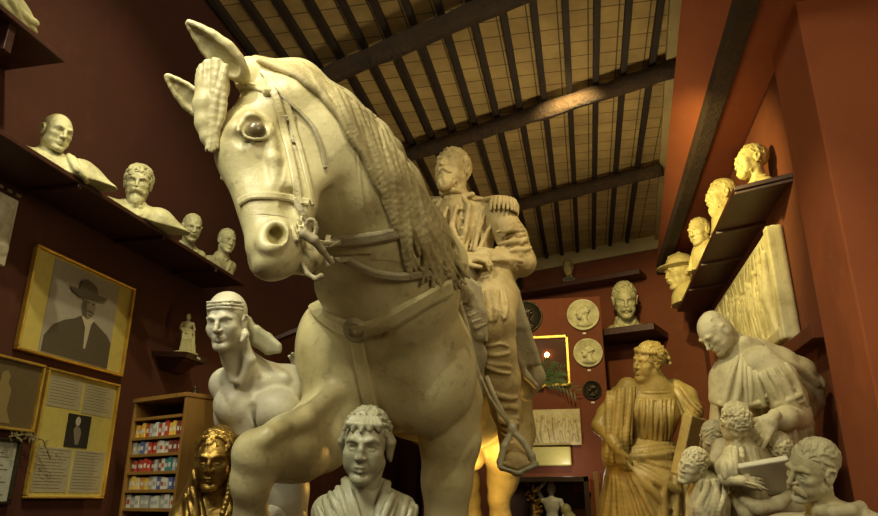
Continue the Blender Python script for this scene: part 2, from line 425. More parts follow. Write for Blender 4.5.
def cloth(name, base, sets, mat, parent, v, vb=None):
    """smooth base form with folds laid over it"""
    bv = base.quick(vb or v*1.6)
    for st in sets: locks(base, st[0], st[1], st[2], st[3], st[4], k=st[3]*.45, wave=st[5] if len(st) > 5 else 2., freq=st[6] if len(st) > 6 else .8, bvh=bv, off=st[3]*.4, tol=.6, seed=int(st[2]*7), mid=.3, smooth=True, jit=.04, seg=18)
    return base.mesh(name, mat, parent, v)
def strands(sc, A, B, n, r0, r1, k=0.01, wave=0.0, freq=2.0, seg=6, bulge=None, jit=0.0, seed=1, mode=0, mid=0.0):
    """n tapering ridges running from curve A to curve B: hair locks, cloth folds"""
    rnd = random.Random(seed)
    def at(C, t):
        t = min(max(t, 0), 1)*(len(C)-1); i = min(int(t), len(C)-2); return np.asarray(C[i])*(1-(t-i))+np.asarray(C[i+1])*(t-i)
    for i in range(n):
        t = (i+0.5+rnd.uniform(-.35, .35))/n
        a = at(A, t+rnd.uniform(-jit, jit)); b = at(B, t+rnd.uniform(-jit, jit))
        L = np.linalg.norm(b-a); side = nrm(np.cross(b-a, FW)); ph = rnd.uniform(0, 6.28)
        pts = []; rs = []
        for q in range(seg+1):
            u = q/seg
            p = a*(1-u)+b*u + side*math.sin(ph+u*freq*6.28)*wave*L*u
            if bulge is not None: p = p+np.asarray(bulge)*math.sin(u*math.pi)
            pts.append(p); rs.append((r0*(1-u)+r1*u)*(1+mid*math.sin(u*math.pi))*(0.8+0.4*rnd.random()))
        sc.chain(pts, rs, k, mode)
# ------------------------------------------------------------------ the setting
CZ = 5.2
def slab(name, q, mat, kind='structure'):
    o = MB().hexa(q).build(name, mat); 
    if kind: o['kind'] = kind
    return o
MB().box((-4, -3.5, -0.1), (6, 14, 0)).build('floor', M['floor'])['kind'] = 'structure'
# ceiling of clay tiles, object turned so the tile courses follow the joists
o = MB().box((-5, -2.5, CZ), (6, 14, CZ+0.12)).build('ceiling', M['tiles']); o['kind'] = 'structure'
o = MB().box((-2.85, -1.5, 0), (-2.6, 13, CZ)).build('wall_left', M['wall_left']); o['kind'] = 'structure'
# back wall runs obliquely, receding towards the left
b0 = np.array([-4.0, 10.6+(4.0-0.77)*0.385, 0]); b1 = np.array([3.2, 9.8-(3.2-1.28)*0.385, 0]); bn = nrm([-0.385, -1, 0])
def wallquad(a, b, z0, z1, n, t):
    a = np.array([a[0], a[1], 0]); b = np.array([b[0], b[1], 0]); n = np.asarray(n)*t
    return [p+np.array([0, 0, z]) for z in (z0, z1) for p in (a, b, b+n, a+n)]
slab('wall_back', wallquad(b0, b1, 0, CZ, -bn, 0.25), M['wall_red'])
slab('trim_1', wallquad(b0+bn*0.06, b1+bn*0.06, CZ-0.20, CZ, -bn, 0.05), M['cornice'])
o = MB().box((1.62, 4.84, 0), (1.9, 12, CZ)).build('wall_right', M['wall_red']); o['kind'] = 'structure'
# downstand lintel of the arcade: red face sloping back to its timber edge
lt = MB(); Y0, Y1 = 0.5, 9.95
xt = lambda y: 0.96+(y-4.65)*(0.32/5.15)
lt.hexa([(1.15, Y0, 4.74), (1.63, Y0, 4.74), (1.63, Y1, 4.74), (1.15, Y1, 4.74), (xt(Y0), Y0, CZ), (1.63, Y0, CZ), (1.63, Y1, CZ), (xt(Y1), Y1, CZ)])
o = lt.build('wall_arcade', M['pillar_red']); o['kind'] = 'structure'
slab('trim_2', [(xt(Y0)-0.12, Y0, CZ-0.075), (xt(Y0)+0.01, Y0, CZ-0.075), (xt(Y1)+0.01, Y1, CZ-0.075), (xt(Y1)-0.12, Y1, CZ-0.075), (xt(Y0)-0.12, Y0, CZ), (xt(Y0)+0.01, Y0, CZ), (xt(Y1)+0.01, Y1, CZ), (xt(Y1)-0.12, Y1, CZ)], M['cornice'])
o = MB().box((1.14, Y0, 4.62), (1.29, Y1, 4.745)).build('trim_3', M['beam'], bevel=0.02); o['kind'] = 'structure'
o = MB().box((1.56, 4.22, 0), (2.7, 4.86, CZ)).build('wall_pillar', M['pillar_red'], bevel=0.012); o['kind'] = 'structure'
# front wall behind the viewer is left open above its lower part so world light enters
o = MB().box((-2.85, -3.4, 0), (5, -3.2, 1.6)).build('wall_front', M['wall_red']); o['kind'] = 'structure'
# panelled partition that carries the medallions
o = MB().box((-1.75, 9.0, 0), (0.30, 9.06, 4.12)).build('wall_partition', M['wall_red'], bevel=0.006); o['kind'] = 'structure'

# timber: thirteen joists and three round beams
for k in range(15):
    x = 0.775-0.237*k
    yb = 9.8+(1.28-x)*0.385-0.12
    rnd = random.Random(k)
    j = MB()
    q = [(x-0.027, -2.4, CZ-0.06), (x+0.027, -2.4, CZ-0.06), (x+0.027, yb, CZ-0.06), (x-0.027, yb, CZ-0.06), (x-0.027, -2.4, CZ), (x+0.027, -2.4, CZ), (x+0.027, yb, CZ), (x-0.027, yb, CZ)]
    j.hexa(q)
    j = j.build('ceiling_joist', M['joist'], bevel=0.006)
    tag(j, 'thin dark square joist running lengthwise under the clay tiled ceiling, one of the parallel row', 'joist', 'parallel joists under the ceiling')
bd = nrm([-1, 0.41, 0])
for i, ((px, py), r, lab) in enumerate([((430, 32), 0.085, 'thick round timber beam nearest the viewer, crossing above the horse neck'), ((547, 110), 0.08, 'middle round timber cross beam, the longest one in view above the rider'), ((590, 187), 0.08, 'farthest round timber cross beam, beside the back wall cornice')]):
    c = PZ(px, py, CZ-0.06-r*0.9)
    t0 = (1.02-c[0])/bd[0]; t1 = (-2.6-c[0])/bd[0]
    rnd = random.Random(i); pts = []; rs = []
    for q in range(25):
        t = t0+(t1-t0)*q/24
        pts.append(c+bd*t*1.0+np.array([0, 0, rnd.uniform(-.006, .006)])); rs.append(r*(1+rnd.uniform(-.07, .07)))
    o = MB().tube(pts, rs, 14).build('ceiling_beam', M['beam'], smooth=True); tag(o, lab, 'beam')
# ------------------------------------------------------------------ the horse
statue = empty('equestrian_statue', (-0.72, 4.9, 0.742), 'monumental ivory plaster horse with raised foreleg carrying an officer in epaulettes', 'equestrian statue')
H = S()
hA = nrm(P(287, 262, 2.54)-P(254, 78, 2.97))                     # down the face
hL = nrm(D(.50, -0.03, .86)-hA*np.dot(D(.50, -0.03, .86), hA))       # the horse's left, towards the viewer
hF = np.cross(hL, hA)
if np.dot(hF, D(-1, 0, 0)) < 0: hF = -hF
hf = Fr(P(266, 146, 2.93), (0, 1, 0), (0, 0, 1), 1.035); hf.R = np.stack([hF, hL, hA], 1)   # x front of face, y left, z down
k = .05
H.ell((0, 0, -.10), (.135, .13, .15), k, fr=hf)
H.ell((.085, 0, .03), (.115, .145, .18), k, fr=hf)
for s in (-1, 1):
    H.ell((-.10, .075*s, .11), (.155, .055, .17), .06, fr=hf)
    H.ell((-.04, .06*s, .30), (.10, .05, .12), .06, fr=hf)
H.cone((.105, 0, .05), (.06, 0, .46), .088, .072, k, fr=hf)
H.cone((0, 0, .12), (.01, 0, .48), .12, .09, k, w=(0, 1, 0), q=.8, fr=hf)
H.cone((-.10, 0, .22), (-.045, 0, .47), .065, .045, .05, fr=hf)
H.ell((.03, 0, .51), (.100, .088, .10), k, fr=hf)
H.ell((.060, 0, .575), (.065, .072, .045), .03, fr=hf)
H.ell((-.065, 0, .555), (.048, .052, .05), .02, fr=hf)
H.ell((-.10, 0, .52), (.05, .05, .06), .03, fr=hf)
for s in (-1, 1):
    H.cone((-.01, .085*s, .59), (-.05, .088*s, .49), .010, .008, .014, 1, fr=hf)
    H.cone((.0, .095*s, .60), (-.05, .1*s, .49), .009, .009, .02, 1, fr=hf)
    # eye
    ez = .058
    H.cone((.145, .100*s, ez-.035), (.095, .140*s, ez-.060), .030, .030, .03, fr=hf)
    H.cone((.095, .140*s, ez-.060), (.035, .135*s, ez-.02), .030, .02, .03, fr=hf)
    H.ell((.090, .160*s, ez), (.056, .048, .046), .015, 1, fr=hf)
    H.ell((.140, .140*s, ez+.030), (.030, .026, .026), .03, 1, fr=hf)
    H.ell((.084, .134*s, ez), (.037, .038, .034), .002, fr=hf)
    ring = [(.084+.050*math.cos(a), (.148-.010*max(0, math.cos(a)))*s, ez+.043*math.sin(a)+.006*math.cos(a)) for a in np.linspace(0, 2*math.pi, 21)]
    H.chain(ring, [.0085 if math.sin(a) < .1 else .006 for a in np.linspace(0, 2*math.pi, 21)], .006, fr=hf)
    ring = [(.084+.068*math.cos(a), .146*s, ez+.060*math.sin(a)+.010*math.cos(a)) for a in np.linspace(math.pi*1.0, 2.0*math.pi, 9)]
    H.chain(ring, .008, .010, fr=hf)
    # face crest and veins
    H.chain([(.03, .132*s, .06), (.025, .12*s, .17), (.03, .10*s, .28)], [.018, .016, .008], .03, fr=hf)
    H.chain([(.02, .118*s, .22), (.035, .108*s, .27), (.02, .1*s, .32), (.03, .095*s, .37)], [.006, .006, .005, .004], .008, fr=hf)
    H.chain([(-.02, .115*s, .20), (.0, .112*s, .27), (.02, .105*s, .30)], [.005, .006, .005], .008, fr=hf)
    H.ell((-.02, .10*s, .36), (.035, .02, .06), .03, 1, fr=hf)
    H.ell((-.035, .145*s, .02), (.03, .02, .06), .03, 1, fr=hf)
    # nostril
    ring = [(.060+.036*math.cos(a)+.014*math.sin(a), (.084-.022*math.cos(a))*s, .500+.052*math.sin(a)) for a in np.linspace(0, 2*math.pi, 15)]
    H.chain(ring, [.010+.005*math.cos(a) for a in np.linspace(0, 2*math.pi, 15)], .026, fr=hf)
    H.ell((.056, .105*s, .504), (.032, .060, .042), .008, 1, fr=hf)
    H.cone((.050, .085*s, .495), (.045, .045*s, .44), .026, .022, .01, 1, fr=hf)
    for q in range(3):
        H.chain([(-.01-.02*q, .096*s, .455-.02*q), (-.02-.02*q, .094*s, .52-.01*q)], [.005, .007], .008, fr=hf)
# ears
def ear(base, tip, width, facing):
    b, t = np.asarray(base), np.asarray(tip); a = nrm(t-b); f = nrm(np.asarray(facing)-a*np.dot(facing, a)); sd = np.cross(a, f); L = np.linalg.norm(t-b)
    prof = [(0, .62), (.15, .90), (.35, 1.0), (.6, .80), (.8, .50), (.93, .24), (1, .10)]
    for i in range(len(prof)-1):
        H.cone(b+a*L*prof[i][0], b+a*L*prof[i+1][0], width*prof[i][1], width*prof[i+1][1], .01, w=f, q=.55)
    for i in range(1, len(prof)-2):
        H.cone(b+a*L*prof[i][0]+f*width*.42*prof[i][1], b+a*L*prof[i+1][0]+f*width*.42*prof[i+1][1], width*prof[i][1]*.70, width*prof[i+1][1]*.62, .008, 1, w=f, q=.60)
    # rolled rim of the shell
    for s in (-1, 1):
        H.chain([b+a*L*h+sd*s*width*w_*.86+f*width*.12 for h, w_ in prof], [.008]*len(prof), .008)
ear(P(240, 72, 2.86), P(189, 22, 2.80), .070, D(-.25, -.55, .8))
ear(P(205, 112, 3.02), P(167, 76, 2.98), .050, D(.3, -.3, .9))
# neck and throat
neck = [P(292, 112, 3.02), P(322, 150, 3.10), P(352, 190, 3.20), P(378, 235, 3.34), P(392, 285, 3.52), P(390, 335, 3.78)]
nr = [.165, .205, .235, .265, .32, .38]
H.chain(neck, nr, .10)
H.chain([P(250, 74, 3.0), P(298, 84, 3.1), P(335, 112, 3.2), P(368, 142, 3.3), P(396, 185, 3.42), P(418, 230, 3.6), P(440, 262, 3.9)], [.07, .085, .09, .10, .11, .13, .16], .08)
# jugular groove and windpipe
H.chain([P(336, 200, 3.1), P(340, 245, 3.2), P(338, 285, 3.4)], [.075, .08, .10], .10)
H.ell(P(300, 175, 2.98), (.10, .10, .12), .05)
# chest
H.ell(P(388, 352, 3.90), (.42, .42, .44), .10)
H.ell(P(347, 364, 3.66), (.240, .24, .31), .06)
H.ell(P(425, 370, 3.62), (.250, .25, .34), .06)
H.ell(P(318, 345, 3.75), (.10, .18, .22), .08)
H.chain([P(385, 310, 3.30), P(376, 360, 3.26), P(385, 425, 3.36)], [.015, .022, .03], .08, 1)
# trunk
c0 = P(390, 350, 3.95); rump = np.array([-0.86, 6.15, c0[2]+.05]); dv = rump-c0; dv[2] = 0; L = np.linalg.norm(dv); dh = dv/L
side = np.cross(dh, ZUP)
tr = lambda u, up=0., sd=0.: c0+dh*u*L+ZUP*up+side*sd
H.chain([tr(0), tr(.25, -.02), tr(.55, -.06), tr(.8, .0), tr(1.0, .03)], [.40, .41, .42, .40, .37], .10)
H.chain([tr(.05, .30), tr(.25, .34), tr(.5, .26), tr(1.0, .2)], [.18, .18, .2, .22], .12)
for s in (-1, 1): H.ell(tr(.96, -.08, .22*s), (.22, .34, .36), .08)
zg = 0.74
# standing foreleg (its left)
kn = P(446, 520, 3.66); ft = np.array([kn[0]+.0, kn[1]+.03, zg+.30])
H.chain([P(436, 352, 3.85), P(448, 400, 3.80), P(450, 440, 3.72), P(447, 480, 3.67), kn], [.20, .175, .155, .125, .115], .06)
H.ell(P(462, 420, 3.74), (.06, .08, .16), .05)
H.ell(P(455, 372, 3.62), (.10, .10, .20), .08)
H.chain([kn+ZUP*-.06, ft+ZUP*.16, ft], [.105, .07, .085], .05)
H.chain([ft, ft+[-.03, -.10, -.17]], [.075, .10], .04)
H.chain([ft+[-.03, -.11, -.17], ft+[-.03, -.13, -.26]], [.105, .125], .01)
# raised foreleg (its right)
kr = P(257, 452, 2.98)
H.chain([P(335, 412, 3.62), P(320, 433, 3.42), P(292, 446, 3.18), kr], [.18, .165, .140, .098], .06)
H.chain([P(338, 440, 3.60), P(300, 458, 3.25), P(268, 466, 3.05)], [.12, .095, .06], .06)
H.ell(P(250, 448, 2.93), (.055, .05, .06), .03); H.ell(P(262, 442, 2.93), (.05, .05, .04), .03)
H.ell(P(249, 474, 2.97), (.05, .05, .05), .03)
cn = P(254, 560, 3.10); ft2 = P(262, 640, 3.25)
H.chain([kr+ZUP*-.02, P(251, 482, 2.98), P(251, 516, 3.02), cn, ft2], [.098, .080, .068, .062, .085], .04)
H.chain([ft2, P(280, 668, 3.4)], [.075, .09], .04); H.chain([P(280, 668, 3.4), P(288, 682, 3.44)], [.1, .115], .01)
# tendons of the forearm
H.chain([P(336, 392, 3.45), P(304, 418, 3.12), P(270, 434, 2.93)], [.05, .045, .035], .05)
# hind legs
for (px, dd, sg) in ((501, 5.75, 1), (472, 6.05, -1)):
    st = tr(.93, -.28, .24*sg); hk = P(px-2, 505, dd); 
    gas = st*.35+hk*.65+dh*.02; sti = st-dh*.10-ZUP*.12
    H.chain([st, sti, gas, hk+ZUP*.05], [.23, .19, .115, .085], .08)
    hk2 = hk+dh*.10; f3 = np.array([hk[0], hk[1]-.02, zg+.26])
    H.chain([hk+ZUP*.05, hk+dh*.05-ZUP*.10, f3+ZUP*.14, f3], [.085, .085, .062, .08], .04)
    H.chain([f3, f3-dh*.08-ZUP*.14], [.075, .095], .03); H.chain([f3-dh*.08-ZUP*.14, f3-dh*.10-ZUP*.25], [.10, .12], .01)
H.ell(tr(.80, -.50), (.10, .18, .09), .05)
# folds where the leg joins the belly
H.box((-.7, 4.8, zg-.298), (1.2, 3, .30), 0, 1, rd=0)
Hlo, Hhi = H.bounds(); Hlo[2] = zg-.02
hb0 = np.minimum.reduce([P(150, 15, 3.0), P(330, 290, 2.5), P(380, 10, 3.2)])-.02
head_hi = np.array([-.86, 3.05, Hhi[2]+.03]); head_lo = np.array([Hlo[0]-.03, Hlo[1]-.03, 2.62])
boxes = [(head_lo, head_hi, .0048), (np.array([Hlo[0]-.03, Hlo[1]-.03, Hlo[2]-.03]), np.array([Hhi[0]+.03, Hhi[1]+.03, 2.62+.02]), .0095),
         (np.array([Hlo[0]-.03, 3.03, 2.60]), np.array([Hhi[0]+.03, Hhi[1]+.03, Hhi[2]+.03]), .0075), (np.array([-.88, Hlo[1]-.03, 2.60]), np.array([Hhi[0]+.03, 3.06, Hhi[2]+.03]), .0075)]
horse = H.mesh('horse', M['plaster_horse'], statue, boxes=boxes)
HB = H.bvh()
def hit(px, py, bvh=HB, dflt=None, off=0.0):
    r = ray(px, py); n = np.linalg.norm(r); loc, nor, _, dist = bvh.ray_cast(Vector(EYE), Vector(r/n))
    if loc is None: return (None, None)
    return np.array(loc)+np.array(nor)*off, np.array(nor)
def dens(path, step=4.0):
    out = []
    for a, b in zip(path[:-1], path[1:]):
        n = max(1, int(math.hypot(b[0]-a[0], b[1]-a[1])/step))
        for q in range(n): out.append(tuple(np.array(a)*(1-q/n)+np.array(b)*q/n))
    out.append(path[-1]); return out
def strap(name, path, width, thick, mat, parent, off=0.004, d0=None, smoothn=2, bvh=None):
    """leather strap laid over the carved surface"""
    path = dens([tuple(p)+((d0,) if len(p) == 2 and d0 else ()) for p in path]); C = []; N = []
    for p in path:
        h, n = hit(p[0], p[1], bvh or HB, off=off)
        if len(p) == 3 and (h is None or abs((h-EYE) @ FW-p[2]) > .28): h, n = P(p[0], p[1], p[2]), -FW
        if h is None:
            if C: h, n = P(p[0], p[1], (C[-1]-EYE) @ FW), N[-1]
            else: continue
        C.append(h); N.append(n)
    C = np.array(C); N = np.array(N)
    for _ in range(smoothn):
        C[1:-1] = (C[:-2]+2*C[1:-1]+C[2:])/4; N[1:-1] = (N[:-2]+2*N[1:-1]+N[2:])/4
    v = []; f = []
    for i in range(len(C)):
        t = nrm(C[min(i+1, len(C)-1)]-C[max(i-1, 0)]); n = nrm(N[i]-t*np.dot(N[i], t)); w = np.cross(t, n)*width/2
        v += [C[i]-w-n*thick, C[i]+w-n*thick, C[i]+w+n*thick, C[i]+w*.6+n*thick*1.5, C[i]-w*.6+n*thick*1.5, C[i]-w+n*thick]
    for i in range(len(C)-1):
        for q in range(6): f.append((i*6+q, i*6+(q+1) % 6, (i+1)*6+(q+1) % 6, (i+1)*6+q))
    f += [tuple(range(5, -1, -1)), tuple((len(C)-1)*6+q for q in range(6))]
    return raw(name, v, f, mat, parent, False)
for s in (-1, 1):
    EY = S(); EY.ell((.084, .139*s, ez), (.0405, .044, .0375), 0, fr=hf); EY.mesh('eye', M['eye_patina'], horse, .0035)
MS = M['plaster_horse']; MST = M['plaster_strap']
strap('browband', [(214, 94), (224, 88), (238, 85), (252, 86), (266, 91), (277, 95)], .026, .006, MS, horse)
strap('cheek_strap', [(268, 78), (277, 100), (283, 125), (289, 150), (295, 180), (300, 205)], .030, .006, MS, horse)
strap('cheek_strap', [(262, 72), (285, 96), (292, 122), (300, 150), (307, 180), (312, 205)], .022, .006, MS, horse)
strap('throat_strap', [(282, 96), (300, 112), (314, 128), (322, 150), (325, 168)], .018, .007, MST, horse)
strap('noseband', [(240, 203), (248, 197), (262, 196), (280, 197), (297, 200), (308, 203)], .030, .006, MS, horse)
strap('noseband', [(296, 200), (301, 212), (306, 224)], .026, .008, MST, horse)
for px, py in ((284, 118), (291, 118), (289, 139), (296, 141)):
    h, n = hit(px, py)
    o = MB().box((-.017, -.006, -.012), (.017, .010, .012), Fr(h, n, UP).R, h).build('buckle', MST, horse, bevel=.003)
h, n = hit(268, 92); MB().lathe([(.001, .022), (.008, .02), (.012, .014), (.022, .010), (.024, 0)], h, n, 16).build('rosette', MS, horse, True)
# bit with its rings
bit = S(); c = P(311, 228, 2.62)
bit.chain([c+UP*.032*math.cos(a)+RT*.020*math.sin(a) for a in np.linspace(0, 6.283, 13)], .0085, .004)
bit.chain([P(304, 234, 2.60), P(314, 240, 2.60), P(322, 250, 2.62), P(331, 262, 2.66)], [.020, .018, .013, .010], .01)
bit.chain([P(303, 264, 2.64), P(308, 274, 2.62), P(316, 279, 2.60), P(321, 276, 2.6)], [.010, .010, .009, .012], .008)
bit.chain([P(314, 240, 2.60), P(321, 243, 2.66), P(330, 243, 2.76)], [.012, .010, .010], .008)
bit.mesh('bit', MST, horse, .004)
# reins
strap('rein', [(328, 241, 2.75), (345, 240, 2.88), (380, 236, 2.98), (415, 229, 3.1), (438, 223, 3.2)], .050, .008, M['plaster_dark'], horse, off=.012)
strap('rein', [(326, 262, 2.72), (345, 257, 2.86), (356, 263, 2.9), (375, 272, 2.97), (400, 276, 3.1), (430, 272, 3.3), (462, 266, 3.6)], .036, .009, M['plaster_dark'], horse, off=.014)
# breast collar with its medallion
strap('breast_strap', [(317, 307), (328, 317), (343, 325), (356, 329), (372, 327), (392, 318), (415, 304), (432, 294), (448, 287)], .082, .014, MS, horse, off=.012, smoothn=6)
strap('breast_strap', [(357, 335), (360, 352), (363, 372), (367, 395), (374, 416)], .062, .012, MS, horse, off=.010, smoothn=6)
h, n = hit(357, 329); n = nrm(n*.6-FW*.4)
md = MB(); md.lathe([(.001, .035), (.014, .034), (.018, .022), (.034, .020), (.040, .028), (.050, .028), (.054, .016), (.064, .012), (.066, -.02)], h+n*.01, n, 28)
for a in np.linspace(0, 6.283, 13)[:-1]:
    fr = Fr(h, n, UP); md.lathe([(.001, .030), (.006, .027), (.008, .015)], h+fr.v((.046*math.cos(a), 0, .046*math.sin(a)))+n*.01, n, 6)
md.build('medallion', MST, horse, True)
h, n = hit(437, 289); MB().box((-.04, -.005, -.03), (.04, .02, .03), Fr(h, n, UP).R, h).build('buckle', M['plaster_horse'], horse, bevel=.006)

# mane, hanging to the side of the neck turned to the viewer
def curve_at(C, t):
    t = min(max(t, 0), 1)*(len(C)-1); i = min(int(t), len(C)-2); return np.asarray(C[i], float)*(1-(t-i))+np.asarray(C[i+1], float)*(t-i)
def locks(sc, A, B, n, r0, r1, k=.01, wave=6.0, freq=1.2, seg=7, off=0.0, seed=1, mid=.4, tol=.3, bvh=None, jit=.04, smooth=False):
    """locks of hair lying on the carved neck from curve A to curve B (column, row, distance)"""
    rnd = random.Random(seed)
    for i in range(n):
        t = (i+.5+rnd.uniform(-.4, .4))/n; a = curve_at(A, t+rnd.uniform(-jit, jit)); b = curve_at(B, t+rnd.uniform(-jit, jit))
        sd = np.array([-(b-a)[1], (b-a)[0]]); sd = sd/(np.linalg.norm(sd)+1e-6); ph = rnd.uniform(0, 6.28); pts = []; rs = []; amp = wave*rnd.uniform(.5, 1.2); lift = r0*rnd.uniform(-.3, .9); rr = rnd.uniform(.75, 1.25)
        for q in range(seg+1):
            u = q/seg; p = a*(1-u)+b*u; p[:2] += sd*amp*math.sin(ph+u*freq*6.28)*(.3+.7*u)
            h, nn = hit(p[0], p[1], bvh or HB, off=off)
            if h is None and tol == .6:
                if pts: break
                continue
            if h is None or abs((h-EYE) @ FW-p[2]) > tol: h = P(*p)
            pts.append(h-FW*lift); rs.append((r0*(1-u)+r1*u)*(1+mid*math.sin(u*math.pi))*rr)
        if len(pts) < 3: continue
        for _ in range(2):
            for q in range(1, len(pts)-1): pts[q] = (pts[q-1]+2*pts[q]+pts[q+1])/4
        sc.chain(pts, rs, k)
MN = S()
def crest(pts): return [P(*p) for p in pts]
MN.chain(crest([(256, 62, 3.02), (300, 74, 3.08), (335, 97, 3.15), (362, 121, 3.22), (388, 152, 3.3), (406, 190, 3.4), (426, 226, 3.5)]), [.03, .045, .05, .055, .07, .08, .08], .03)
locks(MN, [(256, 62, 2.98), (300, 66, 3.0), (330, 86, 3.08)], [(306, 76, 2.97), (338, 102, 3.02), (356, 128, 3.05)], 22, .013, .006, .004, 3, .6, 9, .004, seed=3)
locks(MN, [(286, 66, 3.0), (335, 90, 3.08), (352, 104, 3.1)], [(350, 122, 3.0), (362, 155, 3.02), (374, 172, 3.05)], 16, .014, .006, .004, 3, .7, 22, .004, seed=4)
locks(MN, [(325, 84, 3.08), (360, 112, 3.12), (375, 126, 3.16)], [(370, 176, 3.0), (394, 212, 3.05), (412, 232, 3.1)], 18, .016, .006, .005, 5, .8, 22, .006, seed=5)
locks(MN, [(350, 102, 3.16), (380, 131, 3.18), (394, 150, 3.22)], [(392, 220, 3.1), (425, 254, 3.15), (446, 264, 3.25)], 20, .018, .007, .005, 6, .9, 22, .010, seed=6)
locks(MN, [(374, 126, 3.22), (402, 165, 3.26), (412, 188, 3.3)], [(412, 272, 3.16), (440, 290, 3.26), (464, 286, 3.4)], 20, .019, .008, .005, 9, .9, 22, .014, seed=8)
locks(MN, [(394, 154, 3.26), (418, 202, 3.3), (432, 226, 3.36)], [(432, 268, 3.2), (452, 276, 3.3), (466, 280, 3.46)], 22, .020, .009, .005, 8, .9, 12, .02, seed=11)
MN.mesh('mane', M['plaster_mane'], horse, .0055)
FL = S()
FL.chain(crest([(219, 72, 2.90), (213, 88, 2.85), (208, 106, 2.82), (207, 124, 2.80), (208, 138, 2.78), (210, 149, 2.77)]), [.045, .060, .055, .042, .024, .008], .03)
locks(FL, [(198, 78, 2.86), (204, 64, 2.83), (216, 60, 2.81), (229, 70, 2.80)], [(207, 147, 2.76), (211, 152, 2.755), (214, 146, 2.76)], 16, .012, .0045, .004, 5, .9, 11, seed=9, tol=.0, mid=.9, jit=.0)
FL.mesh('forelock', M['plaster_horse'], horse, .0045)
# tail
TLs = S(); tb = tr(1.12, .15)
TLs.chain([tb, tb+dh*.15+[0, 0, .02], tb+dh*.27+[0, 0, -.3], tb+dh*.30+[0, 0, -1.1]], [.08, .10, .15, .08], .05)
TLs.mesh('tail', M['plaster_mane'], horse, .012)
# plinth under it
pl = MB().box((-1.13, 3.25, 0), (-0.22, 6.9, 0.74)); pl.box((-1.17, 3.21, 0), (-0.18, 6.95, 0.12)); pl.box((-1.17, 3.21, .66), (-0.18, 6.95, .74))
tag(pl.build('plinth', M['plinth'], bevel=.01), 'long low wooden plinth under the hooves of the great horse', 'plinth')
